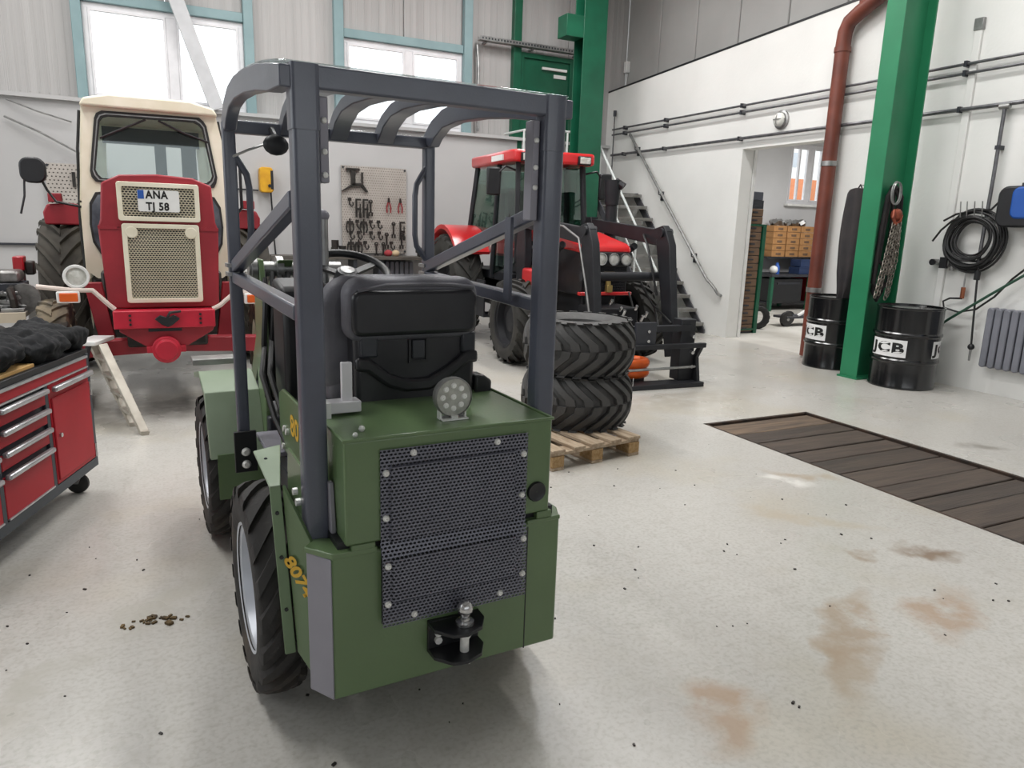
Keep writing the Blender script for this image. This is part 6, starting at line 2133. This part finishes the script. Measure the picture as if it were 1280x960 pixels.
# chassis between the wheels
G().box(-0.30, 0.30, 0.36, 1.45, 0.30, 0.60).build('chassis', M_DKGREY, lo, bevel=0.01)
G().box(-0.30, 0.32, 0.80, 1.42, 0.60, 0.66).build('floor_plate', M_DKGREY, lo, bevel=0.006)
# rear fenders: flap behind the tyre, slanting flank panel up to the weight, flat top
for s in (-1,):
    f = G()
    f.add([(s * 0.503, 0.165, 0.853), (s * 0.473, 0.165, 0.853), (s * 0.446, 0.165, 0.31), (s * 0.478, 0.165, 0.31),
           (s * 0.503, 0.175, 0.853), (s * 0.473, 0.175, 0.853), (s * 0.446, 0.175, 0.31), (s * 0.478, 0.175, 0.31)],
          [(0, 1, 2, 3), (7, 6, 5, 4), (0, 4, 5, 1), (1, 5, 6, 2), (2, 6, 7, 3), (3, 7, 4, 0)])
    fl = f.build('fender_strip', M_GRNM, lo, bevel=0.002)
    for z, x in ((0.77, 0.485), (0.63, 0.478), (0.46, 0.470)):
        G().cyl((s * x, 0.161, z), (s * x, 0.17, z), 0.006, n=8).build('strip_hole', M_BLACK, fl)
    f = G()
    A, B = (0.468, 0.166), (0.40, 0.095)
    f.add([(s * A[0], A[1], 0.85), (s * B[0], B[1], 0.675), (s * B[0], B[1], 0.24), (s * 0.442, 0.166, 0.31),
           (s * (A[0] - 0.01), A[1] + 0.012, 0.85), (s * (B[0] - 0.01), B[1] + 0.012, 0.675), (s * (B[0] - 0.01), B[1] + 0.012, 0.24), (s * 0.432, 0.178, 0.31)],
          [(0, 1, 2, 3), (7, 6, 5, 4), (0, 4, 5, 1), (1, 5, 6, 2), (2, 6, 7, 3), (3, 7, 4, 0)])
    fp_ = f.build('flank_panel', M_GRN, lo, bevel=0.002)
    t = G().prism([(s * 0.503, 0.165), (s * 0.473, 0.165), (s * 0.404, 0.53), (s * 0.40, 0.56), (s * 0.492, 0.52)], 'z', 0.846, 0.854).build('fender_top', M_GRNL, lo, bevel=0.002)
    G().ball((s * 0.47, 0.42, 0.854), 0.006, 8).build('fender_screw', M_BLACK, t)
    # inner wall of the fender, closing the space above the chassis
    G().prism([(0.178, 0.31), (0.178, 0.84), (0.54, 0.845), (0.56, 0.70), (0.56, 0.31)], 'x', s * 0.375 - 0.004, s * 0.375 + 0.004).build('fender_wall', M_GRN, lo)
    if s < 0:
        u = Vector((B[0] * s - A[0] * s, B[1] - A[1], 0)).normalized()
        d = (Vector((u.x, u.y, -1.55))).normalized()
        nrm = Vector((u.y, -u.x, 0))
        up_ = nrm.cross(d)
        o_ = Vector((-0.436, 0.131, 0.575)) + nrm * 0.004
        text_obj('flank_figures', '8074', 0.04, M_DECAL, fp_, basis(o_, d, up_), bold=0.002, spx=1.2)
# yellow figures on the inner panel
ip = G().prism([(0.45, 0.70), (1.05, 0.70), (1.05, 0.92), (0.98, 0.95), (0.45, 0.96)], 'x', -0.31, -0.295).build('inner_panel', M_GRN, lo, bevel=0.005)
text_obj('panel_figures', '807', 0.08, M_DECAL, ip, basis((-0.3115, 0.72, 0.845), (0, -1, 0), (0, 0, 1)), bold=0.003, spx=1.3)
# articulation joint and hydraulic valve with hoses
G().box(-0.36, -0.20, 1.02, 1.35, 0.66, 0.68).build('step_plate', M_BUMP, lo, bevel=0.004)
vb = G().box(-0.30, -0.20, 0.86, 0.98, 0.68, 0.84).build('valve_block', M_BLACK, lo, bevel=0.012)
g = G()
for k, (x, y, z) in enumerate([(-0.305, 0.88, 0.80), (-0.305, 0.93, 0.80), (-0.305, 0.96, 0.72), (-0.25, 0.855, 0.72), (-0.29, 0.855, 0.69)]):
    g.cyl((x + 0.01, y, z), (x - 0.015, y, z + 0.004), 0.013, n=8)
g.build('valve_fitting', M_ZINC, vb)
random.seed(4)
for k in range(7):
    x = -0.30 + 0.03 * k
    z0 = random.uniform(0.7, 0.8)
    G().tube([(x, 0.95, z0), (x - 0.02, 1.1, z0 + 0.08), (x + random.uniform(-.04, .04), 1.3, 0.95), (x + 0.02, 1.5, 1.05 + 0.03 * k)], 0.012, 7).build('hydraulic_hose', M_HOSE, lo)

# rear and front wheels
for s in (-1, 1):
    for y in (0.55, 1.96):
        wheel(lo, 'rear_wheel' if y < 1 else 'front_wheel', (-0.465 if s < 0 else 0.40, y, 0.36), 0.362, 0.15, 0.215, 19, 0.020, -0.3, 0.05, M_TYL, mat('silver_rim', '#c6cad2', 0.4, 0.2), s, apex=0.28 * -s)
    G().cyl((s * 0.28, 0.55, 0.36), (s * 0.44, 0.55, 0.36), 0.06).build('axle', M_BLACK, lo)
    G().cyl((s * 0.28, 1.96, 0.36), (s * 0.44, 1.96, 0.36), 0.06).build('axle', M_BLACK, lo)
# front frame, fenders and lift arm
G().box(-0.28, 0.28, 1.5, 2.4, 0.32, 0.7).build('front_frame', M_DKGREY, lo, bevel=0.01)
for s in (-1, 1):
    G().prism([(1.58, 0.50), (1.62, 0.50), (1.74, 0.76), (1.95, 0.82), (2.25, 0.76), (2.25, 0.79), (1.95, 0.85), (1.72, 0.79)], 'x', s * 0.28 if s > 0 else -0.53, 0.53 if s > 0 else -0.28).build('front_fender', M_GRNL, lo, bevel=0.004)
    f = G().prism([(s * 0.50, 0.30), (s * 0.28, 0.30), (s * 0.28, 0.52), (s * 0.50, 0.52)], 'y', 1.58, 1.60).build('fender_apron', M_GRN, lo)
    G().box(s * 0.44 - 0.11, s * 0.44 + 0.11, 2.0, 2.12, 0.87, 0.90).build('front_step', M_GALV, lo, bevel=0.004)
bmz = G()
for x in (-0.27, -0.06):
    bmz.prism([(1.55, 0.55), (1.72, 0.55), (1.74, 1.10), (1.70, 1.42), (1.58, 1.42), (1.52, 1.25)], 'x', x - 0.012, x + 0.012)
bmz.build('lift_tower', M_GRN, lo, bevel=0.004)
g = G().cyl((-0.32, 1.62, 1.375), (0.10, 1.62, 1.375), 0.035)
g.cyl((-0.31, 1.62, 1.375), (-0.285, 1.62, 1.375), 0.055)
g.cyl((-0.20, 1.62, 1.375), (-0.17, 1.62, 1.375), 0.06)
g.build('tower_pivot', M_GALV, lo)
G().prism([(1.55, 1.42), (1.68, 1.40), (2.3, 0.95), (2.75, 0.45), (2.65, 0.40), (2.2, 0.85)], 'x', -0.2, -0.13).build('lift_arm', M_GRN, lo, bevel=0.006)
G().cyl((-0.22, 1.62, 0.75), (-0.22, 1.75, 1.25), 0.035).build('lift_ram', M_BLACK, lo)
for k in range(6):
    x = -0.28 + k * 0.035
    G().tube([(x, 1.50, 0.80), (x - 0.01, 1.47, 1.05), (x + 0.01, 1.5, 1.25), (x + 0.02, 1.58, 1.36)], 0.013, 7).build('tower_hose', M_HOSE, lo)
g = G()
for x, z in ((-0.20, 1.06), (-0.165, 1.06), (-0.19, 1.03), (-0.155, 1.03), (-0.17, 0.9), (-0.16, 0.84)):
    g.cyl((x, 1.46, z), (x, 1.42, z - 0.015), 0.012, n=8)
g.build('tower_fitting', M_ZINC, lo)
G().box(-0.23, -0.16, 1.46, 1.49, 0.72, 1.12).build('hose_guide', M_BLACK, lo, bevel=0.004)
